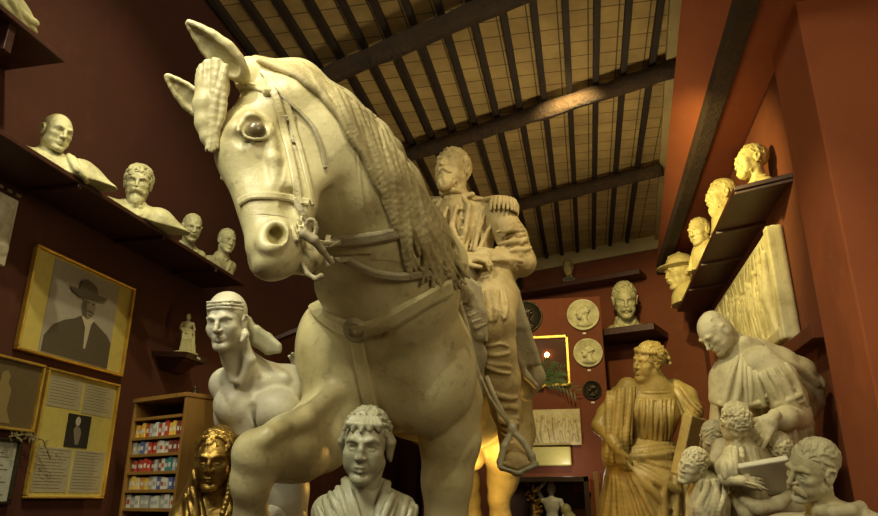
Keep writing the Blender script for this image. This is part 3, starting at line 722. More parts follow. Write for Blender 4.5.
# ------------------------------------------------------------------ carved heads, hands and busts
def head(B, f, age=0.0, mouth_open=0.0, ears=True, neck=True, brow=1.0, nose=1.0, gaunt=0.0, pupils=True, lids=1.0, neck_len=.19, neck_r=.052, jaw=1.0, soft=0.0):
    """adult head: x right, y face, z up; chin at -0.125, crown at +0.12"""
    B.ell((0, -.022, .035), (.075, .094, .085), .02, fr=f)
    B.ell((0, .022, .012), (.066, .068, .075), .02, fr=f)
    B.ell((0, .028, -.045), (.054*jaw, .056, .066), .03, fr=f)
    for s in (-1, 1):
        B.cone((.050*s*jaw, -.005, -.055), (.018*s, .068, -.103), .020, .017, .025, fr=f)
        B.ell((.043*s, .056, -.022), (.020, .020, .016), .02, fr=f)
        B.ell((.044*s, .048, -.060), (.016, .02, .02), .02, 1 if gaunt > 0 else 0, fr=f)
        B.ell((.032*s, .094+.003*soft, .004), (.019, .016, .014), .014, 1, fr=f)
        if soft: B.ell((.036*s, .048, -.040), (.022, .028, .030), .025, fr=f)
        B.chain([(.014*s, .090, .020), (.032*s, .087, .0255), (.050*s, .070, .018)], [.0075*brow*(1-.4*soft), .0085*brow*(1-.4*soft), .006*(1-.4*soft)], .010+.006*soft, fr=f)
        B.ell((.0315*s, .070, .003), (.0145, .0135, .0125), .003, fr=f)
        B.chain([(.017*s, .0795, .002), (.025*s, .0850, .0095), (.037*s, .0835, .0095), (.047*s, .0735, .002)], .0033*lids, .003, fr=f)
        B.chain([(.017*s, .0790, .000), (.026*s, .0825, -.0075), (.038*s, .0810, -.0070), (.047*s, .0730, .000)], .0028*lids, .003, fr=f)
        if pupils: B.ell((.032*s, .0875, .003), (.0042, .006, .0042), .002, 1, fr=f)
        B.ell((.0125*s, .094, -.034), (.0085, .011, .0085), .006, fr=f)
        B.ell((.0075*s, .100, -.0415), (.0035, .007, .004), .003, 1, fr=f)
        if age > 0:
            B.chain([(.019*s, .092, -.036), (.030*s, .082, -.052), (.033*s, .074, -.072)], .003, .005, 1, fr=f)
            B.chain([(.020*s, .082, -.014), (.034*s, .082, -.020), (.046*s, .070, -.016)], .0035, .005, fr=f)
        if ears:
            B.ell((.076*s, -.012, -.006), (.009, .020, .033), .006, fr=f)
            B.chain([(.080*s, .004, .004), (.086*s, -.004, .024), (.088*s, -.024, .020), (.085*s, -.028, .000), (.079*s, -.012, -.030)], [.005, .0055, .006, .005, .006], .004, fr=f)
            B.ell((.089*s, -.008, .002), (.008, .009, .014), .004, 1, fr=f)
    B.chain([(0, .086, .020), (0, .098, -.006), (0, .1065*nose, -.030)], [.0085, .0085, .0100], .008, fr=f)
    B.ell((0, .1015*nose, -.036), (.009, .009, .008), .006, fr=f)
    # mouth
    B.ell((0, .072, -.066), (.030, .020, .022), .012, fr=f)
    B.chain([(-.023, .080, -.0655), (-.008, .093, -.0610), (0, .0935, -.0625), (.008, .093, -.0610), (.023, .080, -.0655)], [.003, .0048+.001*soft, .0042+.001*soft, .0048+.001*soft, .003], .004, fr=f)
    B.chain([(-.019, .080, -.0725-.4*mouth_open), (0, .0915, -.0755-mouth_open), (.019, .080, -.0725-.4*mouth_open)], [.0035, .0060+.0015*soft, .0035], .004, fr=f)
    B.chain([(-.024, .086, -.0672), (0, .0985, -.0675-mouth_open/2), (.024, .086, -.0672)], [.0016, .0018+mouth_open*.5, .0016], .002, 1, fr=f)
    B.ell((0, .086, -.087), (.018, .010, .006), .008, 1, fr=f)
    B.ell((0, .076, -.104), (.019, .018, .017), .014, fr=f)
    if age > .5:
        for q in range(3): B.chain([(-.035, .082-.004*q, .045+.013*q), (0, .091-.006*q, .048+.013*q), (.035, .082-.004*q, .045+.013*q)], .0022, .004, 1, fr=f)
    if neck:
        B.cone((0, -.022, -.06), (0, -.045, -neck_len), neck_r, neck_r*1.12, .025, fr=f)
        for s in (-1, 1): B.cone((.050*s, -.03, -.06), (.014*s, .012, -neck_len), .013, .010, .018, fr=f)

def curls(B, f, n, c=(0, -.022, .040), r=(.080, .098, .090), size=.013, seed=1, front=.055, low=-.05, lift=0., style='curl', k=.004, ylow=-1):
    """hair: lumps, rings or combed locks over the skull"""
    rnd = random.Random(seed); c = np.array(c); r = np.array(r)
    B.ell(c+np.array([0, -.006, .004]), r*.97, .01, fr=f)
    B.ell((0, .105, -.035), (.080, .085, .078), .012, 1, fr=f)
    B.box((0, .0, -.17), (.2, .2, .1), .02, 1, fr=f)
    for i in range(n):
        z = 1-(i+.5)/n*1.75; t = i*2.39996+rnd.uniform(-.2, .2); q = math.sqrt(max(0, 1-z*z))
        u = np.array([q*math.sin(t), -q*math.cos(t), z]); p = c+u*r
        if p[2] < low and p[1] > ylow+.93: pass
        if p[1] > front-.0 and p[2] < .048+rnd.uniform(-.008, .01): continue
        if p[1] > .0 and p[2] < .012: continue
        if p[2] < low-.03: continue
        p = p+u*lift
        if style == 'curl':
            a = nrm(np.cross(u, (rnd.uniform(-1, 1), rnd.uniform(-1, 1), rnd.uniform(-1, 1)))); b = np.cross(u, a); s = size*rnd.uniform(.7, 1.15)
            ring = [p+a*s*.75*math.cos(w)+b*s*.75*math.sin(w)+u*s*.25*w/5 for w in np.linspace(0, 5.0, 6)]
            B.chain(ring, [s*.42]*5+[s*.25], k, fr=f)
        else:
            flow = np.array([.15*np.sign(p[0]) if style == 'part' else 0.1, -.55, .0]) if p[2] > .06 else np.array([.05*np.sign(p[0]), -.6, -.75])
            if style == 'down': flow = np.array([.25*np.sign(p[0]+1e-6), -.2, -.9])
            g = nrm(flow-u*np.dot(flow, u)+np.array([rnd.uniform(-.3, .3), rnd.uniform(-.3, .3), rnd.uniform(-.3, .3)])*.5); g = nrm(g-u*np.dot(g, u))
            s = size*rnd.uniform(.7, 1.2); b = np.cross(u, g)
            pts = [p+g*s*w+b*s*.35*math.sin(w*1.6+i)-u*(s*w)**2/(2*.09) for w in (-1.6, -.6, .5, 1.7)]
            B.chain(pts, [s*.30, s*.42, s*.40, s*.16], k, fr=f)
def moustache(B, f, w=.036, droop=.018, r=.010, up=0.0, seed=2):
    rnd = random.Random(seed)
    for s in (-1, 1):
        for q in range(5):
            o = (q-2)*.0035
            B.chain([(0.002*s, .101, -.050+o*.6), (w*.45*s, .099, -.053+o), (w*.85*s, .084, -.057-droop*.5+o), (w*1.15*s, .072, -.058-droop+up+o)], [r*.42, r*.62, r*.5, r*.2], .0025, fr=f)
def beard(B, f, length=.06, n=46, r=.011, seed=3, full=True, width=1.0):
    rnd = random.Random(seed)
    B.ell((0, .062, -.105-length*.3), (.042*width, .034, .028+length*.45), .02, fr=f)
    for i in range(n):
        t = (i+.5)/n*2-1; row = i % 3
        x = .062*t*width; y0 = .078-.075*abs(t)**1.6
        a = np.array([x, y0+.006, -.070-.012*row if abs(t) < .75 else -.03-.02*row])
        b = a+np.array([-x*.3+rnd.uniform(-.006, .006), -.008+rnd.uniform(-.004, .01), -(.03+length*(1-abs(t)*.7))*rnd.uniform(.7, 1.1)])
        m = (a+b)/2+np.array([rnd.uniform(-.008, .008), .012, 0])
        B.chain([a, m, b], [r*.7, r*.8, r*.3], .004, fr=f)

def hand(B, wrist, to, palm_n, sc=1.0, curl=.5, thumb=1, spread=.12, k=.006):
    """five fingers; to = pointing direction, palm_n = direction the palm faces, thumb = side of the thumb"""
    w = np.asarray(wrist, float); y = nrm(to); n = nrm(np.asarray(palm_n)-y*np.dot(palm_n, y)); x = np.cross(y, n)*thumb
    B.cone(w-y*.02*sc, w+y*.012*sc, .026*sc, .026*sc, .012*sc, fr=ID)
    for i in range(4):
        xx = x*(.030-.020*i)*sc
        B.cone(w+xx*.55+y*.012*sc, w+xx+y*.085*sc, .017*sc, .0125*sc, .008*sc, fr=ID)
        L = [.078, .088, .082, .064][i]*sc; d = nrm(y+x*spread*(1.5-i)*.55); p = w+xx+y*.088*sc; a = .15+curl*.5; rr = .0100*sc
        for sgi, fr_ in enumerate((.45, .32, .25)):
            dd = nrm(d*math.cos(a)+n*math.sin(a)); q = p+dd*L*fr_
            B.cone(p, q, rr, rr*.90, .003*sc, fr=ID); p = q; rr *= .90; a += curl*.75
    t0 = w+x*.022*sc+y*.018*sc; t1 = w+x*.052*sc+y*.050*sc+n*.012*sc; t2 = t1+nrm(y*.8+x*.35+n*.4*curl)*.034*sc; t3 = t2+nrm(y*.95-x*.05+n*.5*curl)*.026*sc
    B.cone(t0, t1, .017*sc, .0125*sc, .008*sc, fr=ID); B.cone(t1, t2, .0120*sc, .0105*sc, .004*sc, fr=ID); B.cone(t2, t3, .0105*sc, .0085*sc, .003*sc, fr=ID)

def torso(B, f, bottom=-.36, width=1.0, chest=1.0):
    B.cone((-.135*width, -.045, -.235), (.135*width, -.045, -.235), .062, .062, .05, fr=f)
    B.ell((0, -.035, -.30), (.175*width, .092*chest, .13), .04, fr=f)
    B.ell((0, -.045, -.19), (.095*width, .055, .06), .04, fr=f)
    for s in (-1, 1): B.ell((.06*s, .015, -.30), (.07, .05*chest, .07), .04, fr=f)
def drape(B, f, n=7, seed=4, r=.016, span=1.0, side=1, base=True):
    """cloth gathered over one shoulder and across the chest"""
    rnd = random.Random(seed)
    for i in range(n):
        t = i/(n-1)
        a = (.13*side-.06*t*side, -.02-.02*t, -.175-.015*t); m = (.02*side-.08*t*side, .055+.01*rnd.random(), -.25-.06*t); b = (-.14*side*span, .02, -.27-.10*t)
        B.chain([(.15*side, -.09, -.20-.02*t), a, m, b, (b[0]*1.12, -.06, b[2]+.01)], [r, r*1.1, r, r, r*.8], .008, fr=f)
def collar(B, f, r=.010):
    for s in (-1, 1):
        B.chain([(.058*s, -.06, -.135), (.052*s, .0, -.155), (.018*s, .042, -.19)], [r*1.2, r, r], .008, fr=f)
        B.chain([(.062*s, -.05, -.16), (.075*s, .02, -.20), (.045*s, .065, -.27), (.012*s, .062, -.34)], [r*1.4, r*1.6, r*1.4, r], .008, fr=f)
    B.chain([(0, .07, -.25), (0, .068, -.36)], r*.6, .006, fr=f)

def bust(name, loc, label, group, f, mat, vox, zcut, hairstyle=None, age=0., moust=None, beardlen=None, dress='collar', hat=None, seed=1, hair_n=90, hair_size=.013, mouth_open=0, width=1.0, nose=1.0, cat='bust', foot=None, front=.055, extra=None, bottom_world=None, male=True, neck_len=.19, hair_kw={}, torso_fr=None, base_mat=None, gaunt=0, lids=1.0, folds=None, soft=0.0, jaw=1.0):
    root = empty(name, loc, label, cat, group)
    B = S(); head(B, f, age=age, mouth_open=mouth_open, nose=nose, neck_len=neck_len, gaunt=gaunt, lids=lids, soft=soft, jaw=jaw)
    if not male: pass
    B.mesh('head', mat, root, vox)
    tf = torso_fr or f
    T = S(); torso(T, tf, width=width)
    T.cone(tf.p((0, -.035, -.24)), f.p((0, -.035, -.12)), .055*f.s, .050*f.s, .04, fr=ID)
    if dress in ('drape', 'both'): drape(T, tf, seed=seed, side=1 if seed % 2 else -1)
    if dress in ('collar', 'both'): collar(T, tf)
    if extra: extra(T, tf)
    T.box((loc[0], loc[1], zcut-1.0), (3, 3, 1.0), 0, 1, rd=0, fr=ID)
    if folds:
        cloth('shoulders', T, folds, mat, root, vox*1.15)
    else: T.mesh('shoulders', mat, root, vox*1.15)
    if hairstyle or moust or beardlen:
        A = S()
        if hairstyle: curls(A, f, hair_n, size=hair_size, seed=seed, style=hairstyle, front=front, **hair_kw)
        if A.ops: A.mesh('hair', mat, root, vox)
        A = S()
        if moust: moustache(A, f, *moust)
        if beardlen is not None: beard(A, f, beardlen, seed=seed)
        if A.ops: A.mesh('beard' if beardlen is not None else 'moustache', mat, root, vox)
    return root
# ------------------------------------------------------------------ the rider
hfw = nrm(D(-.45, .42, .75)); hup = nrm(ZUP-hfw*.0)
rh = Fr(P(452, 170, 4.95), hfw, hup, 1.42)
B = S(); head(B, rh, age=1., nose=1.05, neck_len=.17, jaw=1.1)
# torso, facing the viewer and a little to the left
tf = nrm(D(-.35, -.1, .9)); TF = Fr(P(462, 225, 5.0), nrm(tf*[1, 1, 0]), ZUP, 1.45)
B.ell((0, 0, -.06), (.165, .115, .19), .05, fr=TF)
B.ell((0, .03, .02), (.15, .10, .11), .05, fr=TF)
B.ell((0, -.01, -.27), (.15, .12, .13), .05, fr=TF)
B.cone(TF.p((0, -.02, .06)), rh.p((0, -.03, -.10)), .10, .078, .05)
LS = P(499, 214, 4.86); RS = TF.p((.17, -.01, .08))
B.cone(TF.p((0, 0, .09)), LS, .095, .10, .05); B.cone(TF.p((0, 0, .09)), RS, .095, .10, .05)
EL = P(521, 262, 4.76); WR = P(483, 258, 4.58)
B.chain([LS, P(512, 238, 4.8), EL], [.105, .105, .098], .03)
B.chain([EL, P(503, 262, 4.66), WR], [.100, .088, .062], .03)
# bunched cloth of the sleeve
for q, (a, b) in enumerate([((497, 232), (521, 226)), ((499, 243), (527, 240)), ((506, 256), (531, 252)), ((512, 266), (528, 262)), ((503, 248), (512, 270)), ((497, 248), (501, 271))]):
    pa, pb = P(a[0], a[1], 4.66), P(b[0], b[1], 4.72); B.chain([pa, (pa+pb)/2-FW*.035, pb], [.012, .020, .012], .02)
B.chain([RS, P(438, 255, 4.75), P(446, 262, 4.55), P(458, 260, 4.50)], [.10, .09, .075, .055], .03)
B.cone(P(492, 262, 4.62), P(484, 259, 4.585), .085, .080, .01)
hand(B, P(480, 257, 4.56), D(-.9, -.05, .4), D(-.2, -.9, -.3), 1.5, .8, 1)
hand(B, P(462, 262, 4.50), D(.8, .2, .3), D(0, -.9, -.2), 1.4, .8, -1)
# seat, thighs, boots
hipL = P(484, 282, 4.86); knL = P(494, 322, 4.30)
B.chain([TF.p((0, 0, -.26)), hipL, P(491, 298, 4.58), knL], [.20, .20, .175, .135], .06)
B.ell(P(489, 325, 4.24), (.10, .10, .12), .03)
B.chain([knL, P(496, 350, 4.30), P(500, 378, 4.34), P(506, 410, 4.34), P(511, 436, 4.32)], [.125, .122, .125, .092, .072], .03)
B.chain([P(511, 436, 4.32), P(513, 448, 4.28), P(515, 460, 4.12)], [.075, .075, .055], .03)
B.chain([P(514, 452, 4.26), P(517, 461, 4.06)], [.072, .075], .03, w=UP, q=.72)
B.chain([P(505, 464, 4.01), P(517, 468, 3.99), P(529, 463, 4.01)], [.012]*3, .01)
for q in range(4):   # wrinkles of the boot at the ankle
    y = 420+q*7; B.chain([P(500+q, y, 4.25), P(508+q, y+4, 4.22), P(517+q, y-1, 4.27)], [.010, .014, .010], .012)
B.chain([P(474, 330, 4.30), P(488, 336, 4.17), P(505, 331, 4.20)], [.012, .018, .012], .01)
hipR = TF.p((.20, .1, -.32)); B.chain([TF.p((0, 0, -.26)), hipR, hipR+np.array([-.28, -.30, -.28]), hipR+np.array([-.30, -.22, -.85])], [.20, .19, .13, .10], .06)
rb = B.quick(.013)
for A_, B_, n_, r_ in (([(478, 292, 4.5), (505, 290, 4.5)], [(484, 322, 4.2), (508, 318, 4.2)], 6, .012), ([(484, 340, 4.2), (486, 372, 4.2)], [(508, 344, 4.2), (510, 380, 4.2)], 4, .010), ([(494, 392, 4.3), (500, 424, 4.3)], [(516, 396, 4.3), (518, 430, 4.3)], 5, .012),
    ([(500, 224, 4.7), (512, 256, 4.7)], [(520, 220, 4.7), (531, 250, 4.7)], 6, .014), ([(490, 250, 4.6), (494, 262, 4.6)], [(515, 272, 4.6), (524, 258, 4.6)], 4, .012), ([(455, 215, 4.8), (485, 215, 4.8)], [(452, 262, 4.7), (474, 250, 4.7)], 8, .010)):
    locks(B, A_, B_, n_, r_, r_*.8, k=r_*.8, wave=3, freq=.7, bvh=rb, off=r_*.2, tol=.6, seed=int(n_*r_*1000), mid=.3)
rider = B.mesh('rider', M['plaster_rider'], statue, .0085)
A = S(); curls(A, rh, 70, size=.017, seed=5, style='wave', front=.07); A.mesh('hair', M['plaster_rider'], rider, .008)
A = S(); beard(A, rh, .035, 40, .010, seed=3); moustache(A, rh, .034, .012, .011); A.mesh('beard', M['plaster_rider'], rider, .008)
# tunic front with its lapels and high collar
T = S()
T.chain([TF.p((-.10, .115, .10)), TF.p((0, .135, .08)), TF.p((.10, .115, .10))], [.02, .02, .02], .02)
for s in (-1, 1):
    T.chain([TF.p((.03*s, .13, .12)), TF.p((.09*s, .135, .04)), TF.p((.07*s, .14, -.10)), TF.p((.03*s, .135, -.22))], [.016, .02, .018, .014], .012)
    for q in range(5): T.ell(TF.p((.055*s, .150, .02-.05*q)), .014, .004)
T.chain([rh.p((.055, -.03, -.13)), rh.p((.03, .03, -.145)), rh.p((-.03, .03, -.145)), rh.p((-.055, -.03, -.13)), rh.p((0, -.09, -.11)), rh.p((.055, -.03, -.13))], .020, .01)
for q, (a, b, c) in enumerate([((447, 208), (440, 228), (452, 246)), ((457, 206), (452, 226), (462, 248)), ((485, 214), (478, 232), (474, 250)), ((492, 222), (484, 238), (479, 252))]):
    T.chain([P(*a, 4.80), P(*b, 4.78), P(*c, 4.70)], [.012, .018, .014], .02)
T.mesh('tunic_front', M['plaster_rider'], rider, .0075)
def epaulette(c, ax, name='epaulette'):
    E_ = S(); fr = Fr(c, ax, ZUP, 1.0)
    E_.ell((0, 0, .02), (.085, .115, .030), .01, fr=fr)
    E_.cone((0, -.15, .03), (0, -.02, .03), .04, .05, .01, w=(0, 0, 1), q=.4, fr=fr)
    for a in np.linspace(-2.1, 2.1, 17):
        x, y = .085*math.sin(a), .02+.10*math.cos(a)
        E_.chain([(x, y, .015), (x*1.12, y+.015*math.cos(a), -.02), (x*1.15, y+.018*math.cos(a), -.075)], [.013, .014, .010], .002, fr=fr)
    E_.mesh(name, M['plaster_rider'], rider, .006)
epaulette(P(498, 204, 4.84), nrm(D(1, -.1, .25)*[1, 1, .3])); epaulette(RS+ZUP*.09, nrm(-TF.v((-1, 0, 0))))
# sash, sword knot and coat skirts
T = S()
T.chain([P(470, 268, 4.66), P(488, 280, 4.62), P(500, 292, 4.60), P(508, 312, 4.60), P(512, 335, 4.6)], [.035, .045, .05, .04, .03], .02)
for q in range(4):
    T.chain([P(494+q*3, 268, 4.72), P(503+q*4, 292, 4.68), P(512+q*4, 325, 4.70), P(519+q*6, 362, 4.74)], [.03, .03, .035, .03], .02)
T.chain([P(512, 330, 4.78), P(522, 352, 4.80), P(531, 378, 4.84), P(527, 396, 4.86)], [.04, .07, .085, .04], .03, w=FW, q=.35)
T.chain([P(516, 352, 4.72), P(527, 376, 4.74), P(536, 386, 4.76)], [.02, .022, .02], .02)
T.chain([P(508, 395, 4.66), P(516, 420, 4.66)], [.05, .05], .02, w=FW, q=.3)
T.mesh('coat_skirt', M['plaster_dark'], rider, .008)
T = S()
T.chain([P(468, 300, 4.22), P(473, 320, 4.18), P(479, 334, 4.16)], [.055, .060, .058], .01)
for q in range(4): T.chain([P(466+3.2*q, 310+6*q, 4.10), P(476+3*q, 306+6*q, 4.12)], .014, .005)
T.ell(P(480, 338, 4.15), (.045, .045, .03), .005)
T.mesh('pistol_holster', M['plaster_dark'], rider, .006)
# saddle and its cloth on the horse
sd = S()
sd.chain([P(448, 262, 4.3), P(466, 284, 4.6), P(480, 290, 5.0), P(490, 262, 5.35)], [.09, .10, .12, .10], .05)
sd.chain([P(455, 290, 4.15), P(466, 320, 4.12), P(474, 355, 4.16), P(479, 400, 4.22)], [.05, .06, .06, .035], .03, w=FW, q=.35)
sd.chain([P(458, 285, 4.22), P(474, 318, 4.26), P(482, 355, 4.30), P(484, 392, 4.34)], [.07, .08, .07, .04], .03, w=FW, q=.3)
for q in range(5):
    sd.chain([P(440+5*q, 262+4*q, 4.0+.03*q), P(452+4*q, 278+4*q, 3.98+.03*q), P(446+6*q, 292+3*q, 3.98+.03*q)], [.022, .030, .018], .02)
    sd.chain([P(462+4*q, 275+3*q, 4.16), P(470+3*q, 296+4*q, 4.14), P(462+6*q, 312+7*q, 4.12)], [.020, .026, .014], .02)
sd.chain([P(456, 290, 4.05), P(468, 330, 4.05), P(477, 370, 4.10), P(482, 404, 4.16)], [.014, .014, .014, .014], .006)
sd.mesh('saddle', M['plaster_dark'], horse, .008)
# stirrup with its strap
st = S()
top = P(512, 431, 4.10); w_ = P(502, 466, 4.04); e_ = P(534, 464, 4.02)
st.chain([top, P(504, 446, 4.07), P(500, 462, 4.05), P(502, 468, 4.04)], [.018, .020, .020, .018], .01)
st.chain([top, P(523, 441, 4.06), P(532, 456, 4.03), P(534, 466, 4.02)], [.018, .020, .020, .018], .01)
st.chain([P(502, 468, 4.02), P(518, 473, 4.00), P(534, 466, 4.0)], [.030, .032, .030], .01, w=ZUP, q=.5)
st.chain([P(502, 466, 4.12), P(518, 471, 4.12), P(534, 464, 4.1)], [.030, .032, .030], .01, w=ZUP, q=.5)
st.ell(P(512, 428, 4.10), (.03, .025, .035), .01)
st.mesh('stirrup', M['plaster_grey'], horse, .006)
MB().tube([P(486, 376, 4.16), P(497, 402, 4.12), P(508, 422, 4.10), P(512, 431, 4.10)], .014, 8, flat=.5).build('stirrup_strap', M['plaster_dark'], horse, True)
MB().tube([P(474, 362, 4.14), P(484, 385, 4.14), P(490, 398, 4.12), P(508, 424, 4.08)], .010, 8).build('stirrup_strap', M['plaster_dark'], horse, True)

# ------------------------------------------------------------------ bound captive with a head scarf
cap = empty('captive_statue', (-1.35, 3.5, 0.0), 'bare-chested ivory plaster captive in a knotted head scarf, behind the raised foreleg', 'statue')
cf = nrm(D(-.10, .05, .95)); CF = Fr(P(226, 322, 3.42), cf, nrm(UP*.9+RT*-.06), 1.12)
B = S(); head(B, CF, age=.4, nose=1.08, gaunt=1, soft=.5, neck=False, pupils=True)
nb = P(246, 372, 3.55)
B.cone(CF.p((0, -.03, -.05)), nb, .068, .075, .04)
B.chain([CF.p((.05, -.03, -.06)), P(228, 362, 3.44), P(232, 380, 3.42)], [.022, .020, .014], .04)
B.chain([CF.p((-.055, -.03, -.06)), P(250, 360, 3.44), P(240, 382, 3.42)], [.026, .022, .014], .04)
chest = P(258, 410, 3.62)
B.ell(chest, (.235, .17, .23), .05)
B.ell(P(236, 404, 3.50), (.115, .10, .105), .025); B.ell(P(274, 408, 3.50), (.135, .105, .11), .025)
lsh = P(287, 388, 3.66); rsh = P(226, 384, 3.68)
B.cone(nb, lsh, .085, .105, .05); B.cone(nb, rsh, .08, .075, .05)
B.ell(lsh, (.12, .12, .12), .03); B.chain([P(240, 384, 3.52), P(262, 382, 3.50), P(284, 378, 3.55)], [.022, .020, .03], .04)
B.chain([P(236, 384, 3.52), P(228, 380, 3.56)], [.020, .022], .04)
B.chain([lsh, P(300, 402, 3.78), P(306, 412, 3.90)], [.11, .085, .070], .03)
B.chain([P(306, 412, 3.90), P(306, 395, 3.98), P(303, 374, 4.02)], [.07, .055, .042], .03)
B.chain([rsh, rsh+FW*.25+RT*.05, rsh+FW*.45+RT*.25-UP*.1, P(285, 400, 4.0)], [.085, .075, .065, .05], .03)
B.chain([chest, P(268, 450, 3.66), P(274, 490, 3.70), P(272, 530, 3.76)], [.19, .165, .175, .19], .05)
B.chain([P(253, 408, 3.42), P(258, 430, 3.46), P(265, 460, 3.52)], [.010, .012, .012], .03, 1)
for q in range(3): B.chain([P(278+q*4, 432+q*9, 3.50), P(292+q*2, 436+q*8, 3.58)], [.010, .012], .02)
hip = P(268, 540, 3.80)
for s, fx in ((1, -.15), (-1, .2)):
    kx = hip+RT*fx-ZUP*.42-FW*.1; B.chain([hip+RT*fx*.6, kx, np.array([kx[0], kx[1]+.1, .45])], [.14, .10, .08], .04)
hand(B, P(302, 378, 4.02), D(-.2, 1, 0), D(0, 0, 1), 1.1, .6, 1)
B.box((cap.location[0], cap.location[1], -.6+.47), (2, 2, .6), 0, 1, rd=0)
B.mesh('body', M['plaster_cool'], cap, .0062)
A = S()
A.ell((0, -.022, .042), (.083, .103, .094), .01, fr=CF); A.ell((0, .10, -.035), (.085, .085, .086), .01, 1, fr=CF); A.box((0, .02, -.16), (.2, .2, .10), .01, 1, fr=CF)
for q in range(3): A.chain([(-.082, .0, .05+.017*q), (-.05, .068, .062+.014*q), (0, .085, .066+.012*q), (.05, .068, .062+.014*q), (.082, .0, .05+.017*q)], [.004, .005, .005, .005, .004], .004, fr=CF)
A.mesh('head_scarf', M['plaster_cool'], cap, .0045)
A = S(); st0 = CF.p((-.07, -.075, -.01))
for q in range(5):
    A.chain([st0+UP*.008*(q-2), P(256, 330+3*q, 3.50), P(268, 338+3*q, 3.52), P(279, 345+1.5*q, 3.50)], [.018, .024, .024, .012], .01)
A.mesh('scarf_tail', M['plaster_grey'], cap, .0045)
A = S(); A.chain([CF.p((-.07, -.02, -.03)), CF.p((-.085, .0, -.06)), CF.p((-.075, .02, -.085))], [.014, .018, .012], .01)
A.mesh('scarf_end', M['plaster_cool'], cap, .0045)
A = S()
for q in range(5): A.chain([P(245, 505+6*q, 3.60), P(270, 512+7*q, 3.52), P(298, 500+7*q, 3.66)], [.03, .035, .03], .02)
for q in range(6):
    t = q/5; A.chain([P(245+52*t, 515, 3.60+.1*t), P(240+56*t, 600, 3.62+.1*t), P(236+60*t, 700, 3.7)], [.05, .05, .05], .03)
A.mesh('loin_cloth', M['plaster_cool'], cap, .012)
MB().box((-1.86, 3.32, 0), (-1.22, 4.3, .47)).build('base', M['plinth'], cap, bevel=.01)
# ------------------------------------------------------------------ busts in the foreground
def pedestal(name, c, w, h, label, mat='plinth'):
    c = np.asarray(c); m = MB(); m.box((c[0]-w/2, c[1]-w/2, 0), (c[0]+w/2, c[1]+w/2, h)); m.box((c[0]-w/2-.02, c[1]-w/2-.02, h-.04), (c[0]+w/2+.02, c[1]+w/2+.02, h)); m.box((c[0]-w/2-.02, c[1]-w/2-.02, 0), (c[0]+w/2+.02, c[1]+w/2+.02, .08))
    return tag(m.build(name, M[mat], bevel=.006), label, 'pedestal')
# young woman in a shawl, before the horse's chest
gf = Fr(P(366, 445, 2.60), nrm(D(-.06, -.0, .95)*[1, 1, .5]), nrm(UP+RT*.03), 1.10)
gb = gf.p((0, -.03, -.30))
def girl_x(T, f):
    T.ell((0, -.05, -.27), (.155, .10, .12), .03, fr=f)
    for sd in (-1, 1):
        T.chain([(.055*sd, -.06, -.135), (.085*sd, .0, -.185), (.075*sd, .055, -.26), (.03*sd, .082, -.36), (0, .09, -.44)], [.020, .026, .026, .024, .02], .012, fr=f)
gfold = [([(346, 472, 2.6), (314, 512, 2.6)], [(364, 518, 2.5), (330, 552, 2.5)], 9, .010, .010, 1),
         ([(387, 470, 2.6), (418, 506, 2.6)], [(372, 518, 2.5), (404, 550, 2.5)], 9, .010, .010, 1),
         ([(398, 474, 2.6), (378, 500, 2.6)], [(420, 494, 2.6), (418, 516, 2.5)], 4, .010, .009, 2)]
girl = bust('bust', gb-ZUP*.18, 'grey plaster bust of a young woman with short fringe, before the horse chest', None, gf, M['plaster_grey'], .0042, gb[2]-.18, 'wave', seed=8, hair_n=110, hair_size=.014, width=.90, dress='none', extra=girl_x, folds=gfold, nose=.95, soft=1.0, jaw=.96, front=.052, hair_kw=dict(low=-.05))
A = S()
for s in (-1, 1):
    for q in range(6): A.chain([(.066*s, .02-.012*q, .05), (.082*s, .01-.012*q, .01), (.078*s, .0-.012*q, -.035-.004*q)], [.010, .014, .006], .004, fr=gf)
for q in range(9):
    x = -.052+.013*q; A.chain([(x*.8, .050, .092), (x*1.05, .076-abs(x)*.25, .072), (x*1.15+.006*(-1)**q, .088-abs(x)*.5, .052+.006*(q % 2))], [.010, .0115, .006], .002, fr=gf)
A.mesh('hair_fringe', M['plaster_grey'], girl, .0038)
pedestal('pedestal', gb-ZUP*.18, .30, gb[2]-.182, 'square wooden pedestal under the bust of the young woman')
# gilded woman with braids and a veil
vf = Fr(P(216, 459, 3.30), nrm(D(.02, -.0, .95)*[1, 1, .6]), nrm(UP+RT*.02), 1.14)
vb = vf.p((0, -.03, -.30))
def veil_x(T, f):
    for sd in (-1, 1):
        T.chain([(.08*sd, -.05, -.05), (.10*sd, -.03, -.16), (.14*sd, -.01, -.26), (.15*sd, .01, -.40)], [.03, .04, .045, .05], .02, fr=f)
        br = [(.070*sd, .035, -.06), (.072*sd, .05, -.13), (.06*sd, .075, -.20), (.045*sd, .09, -.28), (.04*sd, .09, -.36)]
        for a, b in zip(br[:-1], br[1:]):
            for q in range(4):
                p = np.array(a)*(1-q/4)+np.array(b)*q/4; T.ell(p, (.013, .012, .014), .003, fr=f)
vfold = [([(196, 470, 2.9), (184, 500, 2.9)], [(205, 530, 2.8), (190, 550, 2.8)], 6, .011, .010, 2),
         ([(240, 470, 2.9), (250, 500, 2.9)], [(232, 530, 2.8), (244, 550, 2.8)], 6, .011, .010, 2)]
gild = bust('bust', vb-ZUP*.16, 'gilded bronze bust of a young woman with braids, beside the raised foreleg', None, vf, M['bronze_gilt'], .0042, vb[2]-.16, 'down', seed=3, hair_n=120, hair_size=.017, width=.95, dress='none', extra=veil_x, folds=vfold, front=.052, nose=.95, soft=1.0, jaw=.95)
A = S()
